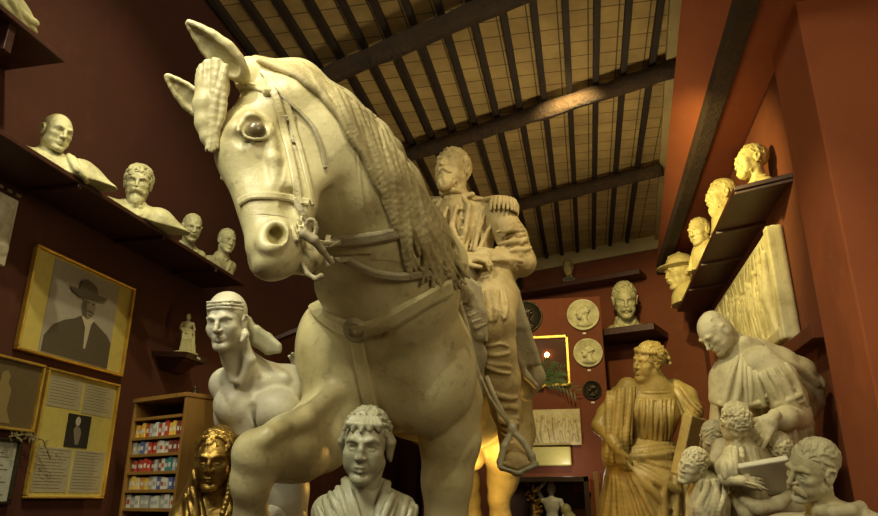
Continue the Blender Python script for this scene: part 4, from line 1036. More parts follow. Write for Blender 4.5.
for i in range(12):
    t = i/11; x = -.075+.15*t
    A.chain([(x*.8, .055-abs(x)*.5, .075), (x*1.0, .03-abs(x), .11-abs(x)*.4), (x*1.2, -.05, .10-abs(x)*.5), (x*1.35, -.10, .02), (x*1.6, -.10, -.08), (x*1.9, -.08, -.2)], [.007, .013, .015, .015, .016, .014], .005, fr=vf)
A.ell((0, -.04, .03), (.085, .09, .092), .01, fr=vf)
A.ell((0, .105, -.035), (.085, .09, .085), .01, 1, fr=vf)
A.mesh('veil', M['bronze_dark_gold'], gild, .0045)
pedestal('pedestal', vb-ZUP*.16, .30, vb[2]-.162, 'square wooden pedestal under the gilded bust')
# moustached officer, lower right
mf = Fr(P(812, 470, 3.10), nrm(D(-.93, -.08, .28)), nrm(UP+RT*.12), 1.12)
mb_ = mf.p((0, -.03, -.30))
mtf = Fr(mf.o+RT*.075+ZUP*.045, nrm(D(-.62, 0, .8)*[1, 1, 0]), ZUP, 1.38)
def mil_x(T, f):
    T.chain([(.06, -.06, -.145), (.045, .02, -.155), (0, .05, -.16), (-.045, .02, -.155), (-.06, -.06, -.145)], [.020]*5, .008, fr=f)
    for s in (-1, 1):
        T.ell((.145*s, -.04, -.185), (.075, .06, .022), .01, fr=f)
        for a in np.linspace(-1.6, 1.6, 11): T.cone((.145*s+.07*s*math.cos(a), -.04+.058*math.sin(a), -.19), (.15*s+.078*s*math.cos(a), -.04+.062*math.sin(a), -.235), .010, .008, .003, fr=f)
    for i in range(5): T.chain([(-.05+.02*i, .055, -.20-.02*i), (-.04+.02*i, .07, -.25-.02*i), (.0+.02*i, .062, -.28-.02*i)], .011, .006, fr=f)
off = bust('bust', mb_-ZUP*.14, 'ivory plaster bust of an officer with a big moustache, at the lower right corner', None, mf, M['plaster_warm'], .0045, mb_[2]-.14, 'wave', age=1., moust=(.040, .022, .0105), seed=4, hair_n=100, hair_size=.011, dress='none', extra=mil_x, torso_fr=mtf, nose=1.08, front=.035, hair_kw=dict(r=(.077, .096, .086)))
pedestal('pedestal', mb_-ZUP*.14, .34, mb_[2]-.142, 'square wooden pedestal under the moustached officer bust')

# ------------------------------------------------------------------ priest with children
pr = empty('priest_statue', (1.0, 4.75, 0.0), 'ivory plaster priest in a cape bending over children, before the right wall', 'statue group')
pf = Fr(P(714, 333, 4.52), nrm(D(-.66, -.58, .44)), nrm(UP*.72-RT*.55+FW*.1), 1.08)
B = S(); head(B, pf, age=1., neck=False, nose=1.1)
nk = P(737, 352, 4.62)
B.cone(pf.p((0, -.04, -.03)), nk, .085, .085, .05)
B.chain([nk, P(748, 376, 4.70), P(752, 410, 4.74)], [.10, .16, .18], .08)
sh = P(762, 365, 4.45)
B.chain([sh, P(784, 396, 4.38), P(796, 415, 4.30)], [.09, .085, .07], .05)
B.chain([P(796, 415, 4.30), P(785, 418, 4.18), P(772, 420, 4.12)], [.09, .065, .045], .04)
B.chain([P(748, 400, 4.70), P(752, 470, 4.75), P(758, 560, 4.80)], [.17, .2, .24], .08)
B.mesh('body', M['plaster_warm'], pr, .0075)
A = S(); hand(A, P(772, 419, 4.11), D(-.62, -.72, .15), D(.3, -.4, -.85), 1.45, .35, -1, spread=.16); A.mesh('hand', M['plaster_warm'], pr, .005)
A = S(); curls(A, pf, 60, size=.010, seed=9, style='wave', front=.01, r=(.076, .094, .082)); 
A.ell((0, .02, .10), (.06, .08, .05), .01, 1, fr=pf); A.mesh('hair', M['plaster_warm'], pr, .0055)
# cape: shoulder cape in front, long cloak swinging behind
A = S()
A.chain([P(735, 347, 4.52), P(745, 342, 4.52), P(756, 347, 4.54)], [.035, .04, .045], .02)
A.chain([P(736, 358, 4.56), P(732, 380, 4.50), P(730, 398, 4.48)], [.10, .13, .13], .05)
A.chain([P(748, 356, 4.56), P(750, 380, 4.48), P(752, 396, 4.46)], [.10, .13, .12], .05)
A.box(P(742, 428, 4.4), (.4, .4, .13), .02, 1, R=np.stack([RT, FW, UP], 1), fr=ID)
cloth('shoulder_cape', A, [([(734, 356, 4.4), (756, 356, 4.4)], [(717, 404, 4.36), (765, 404, 4.36)], 5, .010, .018, 1.5), ([(717, 403, 4.38)]*1+[(742, 406, 4.34)], [(742, 406, 4.34), (768, 401, 4.38)], 2, .014, .014, 0)], M['plaster_warm'], pr, .0065)
A = S()
A.chain([P(760, 362, 4.42), P(776, 380, 4.38), P(788, 400, 4.34), P(795, 416, 4.32)], [.105, .125, .110, .070], .04)
cloth('sleeve', A, [([(752, 378, 4.3), (786, 364, 4.3)], [(776, 420, 4.2), (808, 404, 4.3)], 7, .012, .018, 3), ([(764, 396, 4.3), (780, 410, 4.3)], [(792, 388, 4.3), (806, 402, 4.3)], 4, .014, .012, 1)], M['plaster_warm'], pr, .0065)
A = S()
A.chain([P(758, 348, 4.58), P(780, 362, 4.60), P(800, 372, 4.62), P(812, 386, 4.62), P(814, 402, 4.62), P(806, 416, 4.6)], [.07, .09, .09, .075, .055, .04], .05)
A.chain([P(772, 372, 4.62), P(792, 392, 4.64), P(802, 412, 4.62)], [.10, .10, .07], .06)
A.chain([P(800, 424, 4.52), P(800, 470, 4.60), P(800, 560, 4.62)], [.09, .10, .12], .05)
cloth('cloak', A, [([(764, 346, 4.5), (776, 362, 4.5)], [(818, 380, 4.5), (806, 416, 4.5)], 6, .014, .016, 3), ([(786, 424, 4.3), (812, 418, 4.4)], [(782, 520, 4.3), (816, 520, 4.4)], 5, .016, .018, 2)], M['plaster_warm'], pr, .0075)
A = S()
A.chain([P(785, 410, 4.30), P(782, 440, 4.34), P(784, 480, 4.40), P(786, 540, 4.46)], [.07, .09, .10, .12], .04)
cloth('hanging_sleeve', A, [([(768, 412, 4.2), (800, 412, 4.2)], [(764, 520, 4.2), (804, 520, 4.2)], 7, .014, .018, 3)], M['plaster_warm'], pr, .0065)
A = S()
A.chain([P(742, 405, 4.72), P(742, 480, 4.76), P(744, 600, 4.85)], [.20, .24, .30], .05)
cloth('cassock', A, [([(715, 406, 4.5), (768, 406, 4.5)], [(700, 560, 4.5), (790, 560, 4.5)], 9, .018, .024, 2)], M['plaster_warm'], pr, .011)
bx = MB().box((.55, 4.35, 0), (1.5, 5.3, .62)); bx.build('base', M['plinth'], pr, bevel=.01)
# children of the group
def child(px, py, d, fwd, sc, bodypts=None, mat='plaster_warm', up=None, arms=(), palm=None):
    f = Fr(P(px, py, d), nrm(fwd), nrm(up if up is not None else UP), sc)
    C = S(); head(C, f, brow=.5, nose=.92, jaw=1.06, neck=False, lids=.8)
    if bodypts: C.chain([f.p((0, -.03, -.06))]+[P(*p[:3]) for p in bodypts], [.042*sc]+[p[3] for p in bodypts], .04)
    for ch in arms: C.chain([P(*p[:3]) for p in ch], [p[3] for p in ch], .02)
    if palm: hand(C, *palm)
    return f, C.mesh('child', M[mat], pr, .0055)
f1, r1 = child(735, 424, 4.10, D(.05, -.75, .6), .95, bodypts=[(742, 446, 4.14, .06), (748, 465, 4.2, .13), (752, 500, 4.25, .16), (752, 560, 4.3, .18)],
    arms=[[(738, 452, 4.08, .06), (727, 468, 3.98, .05), (726, 478, 3.95, .04), (742, 481, 3.90, .030)]], palm=(P(741, 481, 3.90), D(.95, -.1, .1), D(0, -.5, -.8), .85, .35, 1))
A = S(); curls(A, f1, 90, size=.018, seed=2, front=.06); A.mesh('hair', M['plaster_warm'], r1, .005)
A = S()
A.chain([P(741, 448, 4.12), P(746, 462, 4.16), P(748, 490, 4.2), P(748, 560, 4.3)], [.08, .14, .17, .2], .04)
A.chain([P(734, 454, 4.06), P(726, 468, 3.98), P(726, 476, 3.96)], [.055, .058, .045], .02)
cloth('smock', A, [([(732, 448, 4.0), (756, 448, 4.0)], [(728, 520, 4.0), (772, 520, 4.0)], 9, .012, .018, 3), ([(720, 462, 3.95), (732, 460, 3.95)], [(722, 478, 3.93), (732, 476, 3.93)], 5, .009, .008, 1)], M['plaster_warm'], r1, .0058)
# slate held by the child
sl = Fr(P(765, 478, 3.96), nrm(D(-.05, -.55, .8)), nrm(UP*.95+RT*-.25), 1.0)
o = MB().box((-.135, -.018, -.15), (.135, .018, .15), sl.R, sl.o).build('slate', M['plaster_cool'], pr, bevel=.01)
MB().tube([P(742, 481, 3.88), P(756, 485, 3.86), P(768, 490, 3.84)], .006, 6).build('stylus', M['plaster_warm'], pr, True)
A = S(); A.chain([P(744, 500, 3.98), P(758, 508, 3.92), P(778, 504, 3.94), P(790, 495, 3.98)], [.03, .04, .04, .03], .02)
A.chain([P(735, 498, 4.05), P(748, 512, 3.98), P(765, 522, 3.96)], [.04, .05, .05], .02); A.mesh('sleeve', M['plaster_warm'], pr, .006)
f2, r2 = child(776, 452, 4.16, D(.2, -.8, .55), .90, bodypts=[(786, 470, 4.2, .06), (795, 500, 4.25, .13), (797, 560, 4.3, .14)])
A = S(); curls(A, f2, 90, size=.020, seed=6, front=.06); A.mesh('hair', M['plaster_warm'], r2, .005)
f3, r3 = child(713, 440, 4.35, D(-.35, -.35, .85), .88, bodypts=[(718, 462, 4.4, .06), (722, 490, 4.45, .13), (722, 560, 4.5, .15)], mat='plaster_dark')
A = S(); curls(A, f3, 80, size=.016, seed=3, front=.06, style='down'); A.mesh('hair', M['plaster_dark'], r3, .0055)
f4, r4 = child(692, 466, 4.05, D(-.75, .15, .5), .86, bodypts=[(703, 482, 4.08, .05), (708, 500, 4.1, .11), (708, 540, 4.15, .13)], up=UP+RT*.3)
A = S(); curls(A, f4, 90, size=.014, seed=4, front=.05); A.mesh('hair', M['plaster_warm'], r4, .005)
A = S()
A.chain([P(706, 482, 4.06), P(708, 500, 4.08), P(708, 560, 4.15)], [.07, .115, .15], .04)
cloth('ruffled_dress', A, [([(696, 482, 4.0), (724, 480, 4.0)], [(690, 545, 4.0), (728, 545, 4.0)], 9, .015, .013, 6, 1.6)], M['plaster_warm'], r4, .0055)
A = S(); A.chain([P(722, 446, 4.25), P(712, 470, 4.15), P(705, 462, 4.1)], [.05, .04, .03], .02); A.mesh('arm', M['plaster_dark'], r3, .006)

# ------------------------------------------------------------------ seated woman
wo = empty('seated_woman_statue', (.45, 6.7, 0), 'ochre plaster seated woman in classical robes holding a book, beside the priest', 'statue')
wf = Fr(P(648, 362, 6.35), nrm(D(-.86, .0, .42)*[1, 1, .8]), nrm(UP+RT*.05), 1.40)
B = S(); head(B, wf, nose=1.02, neck=False, brow=.8, soft=1.0)
nk = P(652, 386, 6.38)
B.cone(wf.p((0, -.025, -.05)), nk, .075, .085, .04)
WS = lambda *a: P(*a)
B.chain([nk, P(652, 405, 6.42), P(648, 435, 6.45)], [.14, .22, .20], .08)
B.ell(P(640, 408, 6.30), (.10, .10, .10), .06); B.ell(P(663, 408, 6.30), (.10, .10, .10), .06)
sl_, sr_ = P(621, 397, 6.42), P(682, 397, 6.46)
B.cone(nk, sl_, .10, .105, .05); B.cone(nk, sr_, .10, .105, .05)
B.chain([sl_, P(607, 414, 6.36), P(600, 426, 6.30)], [.10, .088, .075], .03)
B.chain([P(600, 426, 6.30), P(612, 440, 6.12), P(618, 450, 6.02)], [.070, .055, .040], .03)
B.chain([sr_, P(692, 412, 6.36), P(690, 420, 6.2)], [.095, .085, .070], .03)
B.chain([P(690, 420, 6.2), P(695, 425, 6.0), P(694, 428, 5.9)], [.065, .055, .042], .03)
B.chain([P(645, 440, 6.5), P(642, 462, 6.5), P(642, 600, 6.5)], [.20, .26, .26], .08)
hand(B, P(619, 450, 6.0), D(.15, -.95, .1), D(.6, 0, -.6), 1.3, .5, 1)
hand(B, P(694, 425, 5.92), D(.25, -.5, .5), D(0, -.5, -.7), 1.35, .55, -1)
B.mesh('body', M['plaster_ochre'], wo, .009)
A = S(); curls(A, wf, 110, size=.020, seed=12, style='wave', front=.05, r=(.084, .102, .094)); A.ell((0, -.115, .03), (.04, .045, .04), .01, fr=wf)
for q in range(14): A.chain([(.07*math.sin(q*.45), -.12+.03*math.cos(q*.45)-.0, .03+.04*math.cos(q)), (.05*math.sin(q*.45+1), -.13, .03+.04*math.cos(q+1))], .012, .004, fr=wf)
for q in range(12): a = -1.3+2.6*q/11; A.ell((.082*math.sin(a), -.0+.08*math.cos(a), .075), (.014, .012, .016), .003, fr=wf)
A.mesh('hair', M['plaster_ochre'], wo, .0075)
A = S()
A.chain([P(652, 396, 6.40), P(652, 412, 6.38), P(648, 438, 6.42)], [.155, .225, .205], .08)
A.ell(P(640, 410, 6.28), (.11, .11, .11), .06); A.ell(P(664, 410, 6.28), (.11, .11, .11), .06)
cloth('bodice', A, [([(632, 400, 6.2), (674, 400, 6.2)], [(632, 442, 6.2), (670, 442, 6.2)], 15, .010, .012, 1.2), ([(632, 392, 6.2), (634, 402, 6.2)], [(674, 392, 6.2), (672, 402, 6.2)], 2, .012, .012, 0)], M['plaster_ochre'], wo, .0085)
A = S()
A.chain([P(628, 388, 6.42), P(620, 405, 6.34), P(616, 435, 6.24), P(614, 455, 6.20)], [.10, .13, .12, .11], .05)
cloth('mantle', A, [([(608, 394, 6.2), (634, 386, 6.2)], [(604, 464, 6.1), (630, 458, 6.1)], 6, .020, .020, 2)], M['plaster_ochre'], wo, .0085)
A = S()
A.chain([P(674, 388, 6.44), P(684, 398, 6.38), P(692, 412, 6.28)], [.09, .115, .10], .05)
cloth('sleeve', A, [([(668, 392, 6.2), (682, 386, 6.2)], [(680, 420, 6.1), (702, 408, 6.1)], 6, .015, .012, 1)], M['plaster_ochre'], wo, .0085)
A = S()
A.chain([P(648, 440, 6.44), P(646, 462, 6.36), P(646, 482, 6.28), P(645, 520, 6.26), P(642, 620, 6.26)], [.20, .28, .35, .40, .46], .10)
cloth('skirt', A, [([(614, 450, 6.1), (614, 462, 6.1)], [(680, 444, 6.1), (686, 462, 6.0)], 4, .024, .020, 3),
    ([(616, 456, 6.0), (622, 462, 6.0)], [(690, 470, 5.9), (650, 540, 5.8)], 7, .014, .026, 3, .6),
    ([(612, 460, 6.0), (620, 466, 6.0)], [(602, 560, 5.8), (645, 560, 5.8)], 7, .014, .028, 3, .6),
    ([(664, 480, 5.9), (688, 476, 5.9)], [(656, 560, 5.8), (700, 560, 5.8)], 6, .020, .026, 3)], M['plaster_ochre'], wo, .0105)
bkf = Fr(P(689, 446, 5.80), nrm(D(.60, -.05, .8)), nrm(UP*.92+RT*.36), 1.0)
bk = MB().box((-.12, -.045, -.25), (.12, .045, .25), bkf.R, bkf.o); bk.build('book', M['plaster_ochre'], wo, bevel=.012)
MB().box((.1, 6.0, 0), (.95, 7.4, .55)).build('base', M['plinth'], wo, bevel=.01)
# ------------------------------------------------------------------ left wall: shelves, busts, frames, bookcase
def shelf(name, lo, hi, label, boards=(), axis=1, lip=True):
    root = empty(name, ((lo[0]+hi[0])/2, (lo[1]+hi[1])/2, lo[2]), label, 'shelf')
    MB().box(lo, hi).build('board', M['shelf_wood'], root, bevel=.004)
    for y in boards: MB().box((lo[0]+.02, y-.012, lo[2]-.022), (hi[0]-.0, y+.012, lo[2])).build('batten', M['shelf_wood'], root, bevel=.003)
    return root
shelf('wall_shelf', (-2.6, 1.2, 3.015), (-2.27, 4.29, 3.04), 'long dark red shelf on the left wall with the row of busts', (1.9, 2.6, 3.3, 3.9))
s2 = shelf('wall_shelf', (-2.6, 1.0, 3.53), (-2.27, 2.36, 3.555), 'short dark red shelf at the upper left corner of the photo')
MB().box((-2.59, 2.06, 3.40), (-2.30, 2.10, 3.53)).build('bracket', M['shelf_wood'], s2, bevel=.003)
LB = M['plaster_shelf']
def lfr(px, py, x, fwd, sc, upd=ZUP): return Fr(PX(px, py, x), nrm(fwd), upd, sc)
zs = 3.042
def shelf_bust(px, py, x, fwd, sc, label, **kw):
    f = lfr(px, py, x, fwd, sc); o = f.p((0, -.03, 0)); zb = kw.pop('zb', zs)
    if kw.pop('robed', 0): kw['torso_fr'] = Fr(f.o+ZUP*.035, nrm(D(.55, 0, .8)*[1, 1, 0]), ZUP, sc*1.12)
    return bust('bust', (o[0], o[1], zb), label, 'plaster busts on the long left shelf', f, LB, kw.pop('vox', .0052), zb, **kw)
def wide_x(T, f):
    for sd in (-1, 1):
        T.chain([(0, -.03, -.25), (.15*sd, -.03, -.225), (.29*sd, -.03, -.30)], [.07, .072, .06], .03, fr=f)
b = shelf_bust(57, 133, -2.37, D(.75, -.05, .5), .80, 'bald shelf bust wearing a toga, leftmost on the long left shelf', dress='drape', robed=1, extra=wide_x, seed=3, moust=None, age=.2, width=1.5, zb=zs, folds=[([(8, 142, 3), (44, 156, 3)], [(30, 160, 3), (74, 182, 3)], 7, .011, .010, 1), ([(66, 152, 3), (74, 158, 3)], [(76, 170, 3), (88, 184, 3)], 3, .010, .008, 1)])
b = shelf_bust(138, 184, -2.35, D(.35, .1, .9), .86, 'shelf bust with a thick curly beard and wide shoulders on the left shelf', hairstyle='curl', hair_n=90, hair_size=.022, beardlen=.075, moust=(.036, .012, .014), age=.6, robed=1, extra=wide_x, width=1.3, seed=6, dress='both', front=.035)
b = shelf_bust(192, 228, -2.41, D(.55, -.05, .8), .74, 'small bare-headed smiling man bust, second from the far end of the left shelf', hairstyle='wave', hair_n=60, hair_size=.009, age=.8, moust=(.024, .006, .009), dress='collar', seed=5, front=.02, width=.9)
b = shelf_bust(227, 241, -2.41, D(.7, .0, .7), .72, 'small short-haired bust at the far end of the left shelf', hairstyle='wave', hair_n=60, hair_size=.010, dress='collar', seed=7, front=.03, width=.85)
# draped bust cut by the top left corner
f = Fr(PX(-18, -42, -2.43), D(.6, 0, .7), ZUP, .95)
T = S(); head(T, f); T.chain([f.p((0, -.03, -.1)), f.p((0, -.04, -.24))], [.06, .09], .03)
tb_ = root_ = empty('bust', (f.o[0], f.o[1], 3.557), 'draped plaster bust cut off by the upper left corner of the photo', 'bust')
T.mesh('head', LB, root_, .006)
T = S(); T.ell((-2.42, f.o[1]+.02, 3.64), (.13, .30, .12), .03); T.ell((-2.42, f.o[1]+.02, 3.78), (.10, .16, .12), .05)
T.box((-2.4, f.o[1], 3.357), (1, 2, .2), 0, 1, rd=0)
cloth('shoulders', T, [([(-20, 0, 3.2), (10, -8, 3.2)], [(0, 34, 3.0), (40, 38, 3.1)], 6, .016, .013, 3), ([(0, 5, 3.1)]+[(20, 10, 3.1)], [(24, 34, 3.1), (42, 30, 3.1)], 3, .014, .012, 2)], LB, root_, .006)

WX = -2.598
def wall_rect(y0, y1, z0, z1, t, x=WX): return (x, y0, z0), (x+t, y1, z1)
def frame(label, y0, y1, z0, z1, bar=.022, t=.03, mat='gold', backing=(.42, .33, .08), name='picture_frame', cat='picture'):
    root = empty(name, (WX, (y0+y1)/2, z0), label, cat)
    m = MB(); b = bar
    for lo, hi in (((y0, z0), (y1, z0+b)), ((y0, z1-b), (y1, z1)), ((y0, z0+b), (y0+b, z1-b)), ((y1-b, z0+b), (y1, z1-b))):
        m.box((WX, lo[0], lo[1]), (WX+t, hi[0], hi[1]))
    m.build('frame', M[mat], root, bevel=.005)
    MB().box((WX, y0+b, z0+b), (WX+.010, y1-b, z1-b)).build('backing', fm(backing, .8), root)
    return root
# relief cut by the left edge
rl = empty('relief_panel', (WX, 2.5, 2.6), 'pale plaster relief cut by the left edge, under the long shelf', 'relief')
T = S(); T.box((WX+.025, 2.42, 2.77), (.025, .135, .165), 0, rd=.006)
rnd = random.Random(2)
for q in range(22): T.ell((WX+.05, 2.31+.22*rnd.random(), 2.64+.27*rnd.random()), (.012, .012+.02*rnd.random(), .012+.03*rnd.random()), .008)
T.mesh('panel', M['plaster_cool'], rl, .005)
for q in range(3):
    tag(MB().box((WX, 2.46+.055*q, 3.0-.028), (WX+.01, 2.49+.055*q, 3.0-.013)).build('switch_button', fm((.25, .2, .12)), bevel=.002), 'tiny pale square button under the left shelf, one of a short row', 'button', 'small buttons above the relief')
# portrait of a man in a hat
pt = frame('largest gilt frame on the left wall, photograph of a man in a brimmed hat', 2.74, 3.535, 2.265, 2.79, .014, .03, backing=(.46, .38, .10))
A0 = 2.885; A1 = 3.405; MB().box((WX+.010, A0, 2.285), (WX+.013, A1, 2.765)).build('photograph', speckle_mat('grey_photo_paper', (.30, .28, .25), (.24, .22, .19), (.19, .17, .14), .5, 3.0, bmp=.05), pt)
def flat_shape(name, pts, x, mat, parent, t=.0022):
    """outline in (along wall, up) laid on the photograph"""
    n = len(pts); v = [(x, a, b) for a, b in pts]+[(x+t, a, b) for a, b in pts]
    f = [tuple(range(n-1, -1, -1)), tuple(range(n, 2*n))]+[(i, (i+1) % n, n+(i+1) % n, n+i) for i in range(n)]
    return raw(name, v, f, mat, parent, False)
def blob(cy, cz, ry, rz, n=24, rot=0., a0=0., a1=6.283):
    return [(cy+ry*math.cos(a)*math.cos(rot)-rz*math.sin(a)*math.sin(rot), cz+ry*math.cos(a)*math.sin(rot)+rz*math.sin(a)*math.cos(rot)) for a in np.linspace(a0, a1, n, endpoint=False)]
x = WX+.013
dk = fm((.075, .062, .045), .5); mid_ = fm((.19, .16, .12), .5); lt_ = fm((.42, .38, .30), .5)
flat_shape('coat', [(2.90, 2.29), (2.90, 2.37), (2.95, 2.435), (3.02, 2.475), (3.09, 2.50), (3.13, 2.525), (3.24, 2.515), (3.30, 2.49), (3.36, 2.465), (3.40, 2.43), (3.40, 2.29)], x, dk, pt)
flat_shape('shirt', [(3.135, 2.52), (3.165, 2.54), (3.235, 2.525), (3.215, 2.49), (3.20, 2.36), (3.185, 2.36), (3.175, 2.47)], x+.002, lt_, pt)
flat_shape('face', blob(3.175, 2.585, .052, .068), x+.003, mid_, pt)
flat_shape('hat_crown', [(3.075, 2.635), (3.085, 2.70), (3.13, 2.725), (3.18, 2.715), (3.215, 2.70), (3.235, 2.655), (3.235, 2.63)], x+.005, dk, pt)
flat_shape('hat_brim', [(3.00, 2.655), (3.03, 2.635), (3.09, 2.615), (3.16, 2.625), (3.24, 2.63), (3.29, 2.645), (3.31, 2.665), (3.26, 2.665), (3.16, 2.66), (3.08, 2.655)], x+.007, dk, pt)
flat_shape('shadow_side', [(3.125, 2.60), (3.13, 2.56), (3.15, 2.53), (3.17, 2.52), (3.16, 2.56), (3.15, 2.62)], x+.0055, dk, pt)
for ey_ in (3.165, 3.205): flat_shape('eye', blob(ey_, 2.605, .009, .005, 10), x+.0055, dk, pt)
flat_shape('mouth', blob(3.192, 2.542, .014, .004, 10), x+.0055, dk, pt)
for k_ in range(4): flat_shape('backdrop_fold', [(2.90+.13*k_, 2.70), (2.94+.13*k_, 2.765), (2.955+.13*k_, 2.765), (2.915+.13*k_, 2.56)], x-.0005, fm((.26, .235, .20), .5), pt, .0004)
flat_shape('moustache', [(3.15, 2.558), (3.19, 2.568), (3.225, 2.552), (3.19, 2.556)], x+.006, dk, pt)
# documents
dc = frame('gilt framed sheets of handwriting around a small dark portrait', 2.965, 3.53, 1.605, 2.22, .012, .028, backing=(.47, .39, .10))
pap = fm((.34, .30, .19), .7); ink = fm((.16, .13, .08), .7)
for (a, b, c, d) in ((3.0, 3.24, 1.90+.14, 2.19), (3.26, 3.50, 1.93+.10, 2.185), (3.0, 3.24, 1.635, 1.845), (3.26, 3.50, 1.635, 1.845)):
    MB().box((WX+.010, a, c), (WX+.012, b, d)).build('document', pap, dc)
    m = MB(); rnd = random.Random(int(a*100+c*10))
    for q in range(int((d-c)/.016)):
        z = d-.012-.015*q; m.box((WX+.012, a+.012, z), (WX+.0125, b-.015-.05*rnd.random(), z+.003))
    m.build('handwriting', ink, dc)
MB().box((WX+.010, 3.17, 1.855), (WX+.013, 3.345, 2.02)).build('photograph', fm((.018, .015, .012), .4), dc)
x = WX+.013
flat_shape('face', blob(3.245, 1.985, .018, .024), x, lt_, dc); flat_shape('shirt', [(3.22, 1.94), (3.235, 1.96), (3.265, 1.955), (3.28, 1.93), (3.27, 1.87), (3.245, 1.87)], x, mid_, dc)
# brown painting and lower frame cut by the left edge
bp = frame('small gilt frame with a brown picture of a standing figure, cut by the left edge', 2.45, 2.945, 1.90, 2.225, .014, .028, backing=(.10, .068, .026))
x = WX+.010
flat_shape('painted_figure', [(2.66, 1.93), (2.68, 2.02), (2.675, 2.08), (2.70, 2.11), (2.70, 2.15), (2.73, 2.165), (2.75, 2.14), (2.745, 2.11), (2.77, 2.08), (2.765, 1.99), (2.80, 1.93)], x, fm((.22, .16, .06), .7), bp)
lf = frame('dark framed pale sheet at the lower left, below the brown picture', 2.40, 2.885, 1.58, 1.865, .014, .028, mat='bronze_dark', backing=(.36, .36, .30))
m = MB()
for q in range(12): m.box((WX+.010, 2.45, 1.62+.018*q), (WX+.011, 2.84-.03*(q % 3), 1.624+.018*q))
m.build('handwriting', ink, lf)
# dry olive sprig tucked between the frames
T = MB(); rnd = random.Random(5)
base = np.array([WX+.04, 2.78, 1.87])
T.tube([base, base+[0, .1, .02], base+[.01, .2, .0], base+[.0, .28, -.08]], .003, 6)
for q in range(44):
    u = rnd.random(); p = base+np.array([rnd.uniform(-.005, .03), u*.3, .02*math.sin(u*3)-.09*u*u]); d = nrm([rnd.uniform(-.2, .3), rnd.uniform(-1, 1), rnd.uniform(-1, 1)])*rnd.uniform(.02, .04); w = nrm(np.cross(d, [1, .2, .1]))*.005
    T.add([p, p+d*.5+w, p+d, p+d*.5-w], [(0, 1, 2, 3)])
tag(T.build('olive_sprig', fm((.20, .17, .07), .8)), 'dry leafy sprig tucked between the frames on the left wall', 'sprig')
# statuette on its bracket
bk_ = empty('wall_bracket', (-2.5, 4.04, 2.44), 'small dark red wooden bracket on the left wall carrying the statuette', 'bracket')
MB().hexa([(-2.6, 3.82, 2.44), (-2.42, 3.90, 2.44), (-2.42, 4.14, 2.44), (-2.6, 4.22, 2.44), (-2.6, 3.80, 2.475), (-2.40, 3.89, 2.475), (-2.40, 4.15, 2.475), (-2.6, 4.24, 2.475)]).build('board', M['shelf_wood'], bk_, bevel=.004)
MB().hexa([(-2.6, 3.92, 2.37), (-2.53, 3.96, 2.37), (-2.53, 4.08, 2.37), (-2.6, 4.12, 2.37), (-2.6, 3.86, 2.44), (-2.45, 3.93, 2.44), (-2.45, 4.11, 2.44), (-2.6, 4.18, 2.44)]).build('corbel', M['shelf_wood'], bk_, bevel=.004)
MB().box((-2.401, 4.0, 2.45), (-2.398, 4.04, 2.465)).build('tag', fm((.5, .5, .42)), bk_)
def figurine(root, fr, mat, v, drapery=True, arm_up=False):
    T = S(fr)
    T.ell((0, 0, .92), (.055, .062, .075), .02); T.cone((0, 0, .86), (0, 0, .80), .03, .035, .02)
    T.ell((0, 0, .71), (.11, .07, .12), .04); T.cone((-.11, 0, .77), (.11, 0, .77), .04, .04, .04); T.ell((0, 0, .55), (.09, .065, .10), .04)
    for s_ in (-1, 1):
        T.chain([(.055*s_, 0, .50), (.06*s_, .02, .28), (.055*s_, 0, .08)], [.065, .045, .03], .03); T.ell((.055*s_, .03, .045), (.025, .05, .02), .01)
    if arm_up: T.chain([(.12, 0, .77), (.20, 0, .92), (.08, 0, 1.02)], [.035, .028, .022], .015)
    else: T.chain([(.13, 0, .77), (.17, .02, .62), (.10, .08, .56)], [.035, .028, .022], .015)
    T.chain([(-.13, 0, .77), (-.18, .0, .62), (-.15, .06, .50)], [.035, .028, .022], .015)
    T.mesh('body', mat, root, v)
    T = S(fr)
    T.chain([(.0, -.01, .98), (0, -.03, .93)], [.05, .06], .01); T.mesh('hair', mat, root, v)
    if drapery:
        T = S(fr)
        for q in range(9):
            t = q/8; T.chain([(-.10+.2*t, .05, .60-.05*abs(t-.3)), (-.12+.2*t, .07, .35), (-.13+.24*t, .05, .06)], [.020, .026, .026], .012)
        for q in range(4): T.chain([(-.11, .05, .52+.03*q), (.0, .09, .50+.03*q), (.13, .05, .55+.03*q)], .018, .008)
        T.chain([(-.15, -.02, .55), (-.18, -.02, .2), (-.2, -.02, .05)], [.05, .06, .07], .03)
        T.mesh('drapery', mat, root, v)
st_ = empty('statuette', (-2.5, 4.02, 2.477), 'small pale draped standing statuette on the wall bracket', 'statuette')
figurine(st_, Fr((-2.505, 4.02, 2.495), D(.3, 0, .9)*[1, 1, 0], ZUP, .255), LB, .003)
MB().lathe([(.085, 0), (.088, .012), (.075, .022)], (-2.505, 4.02, 2.477), n=20).build('base', LB, st_, True)

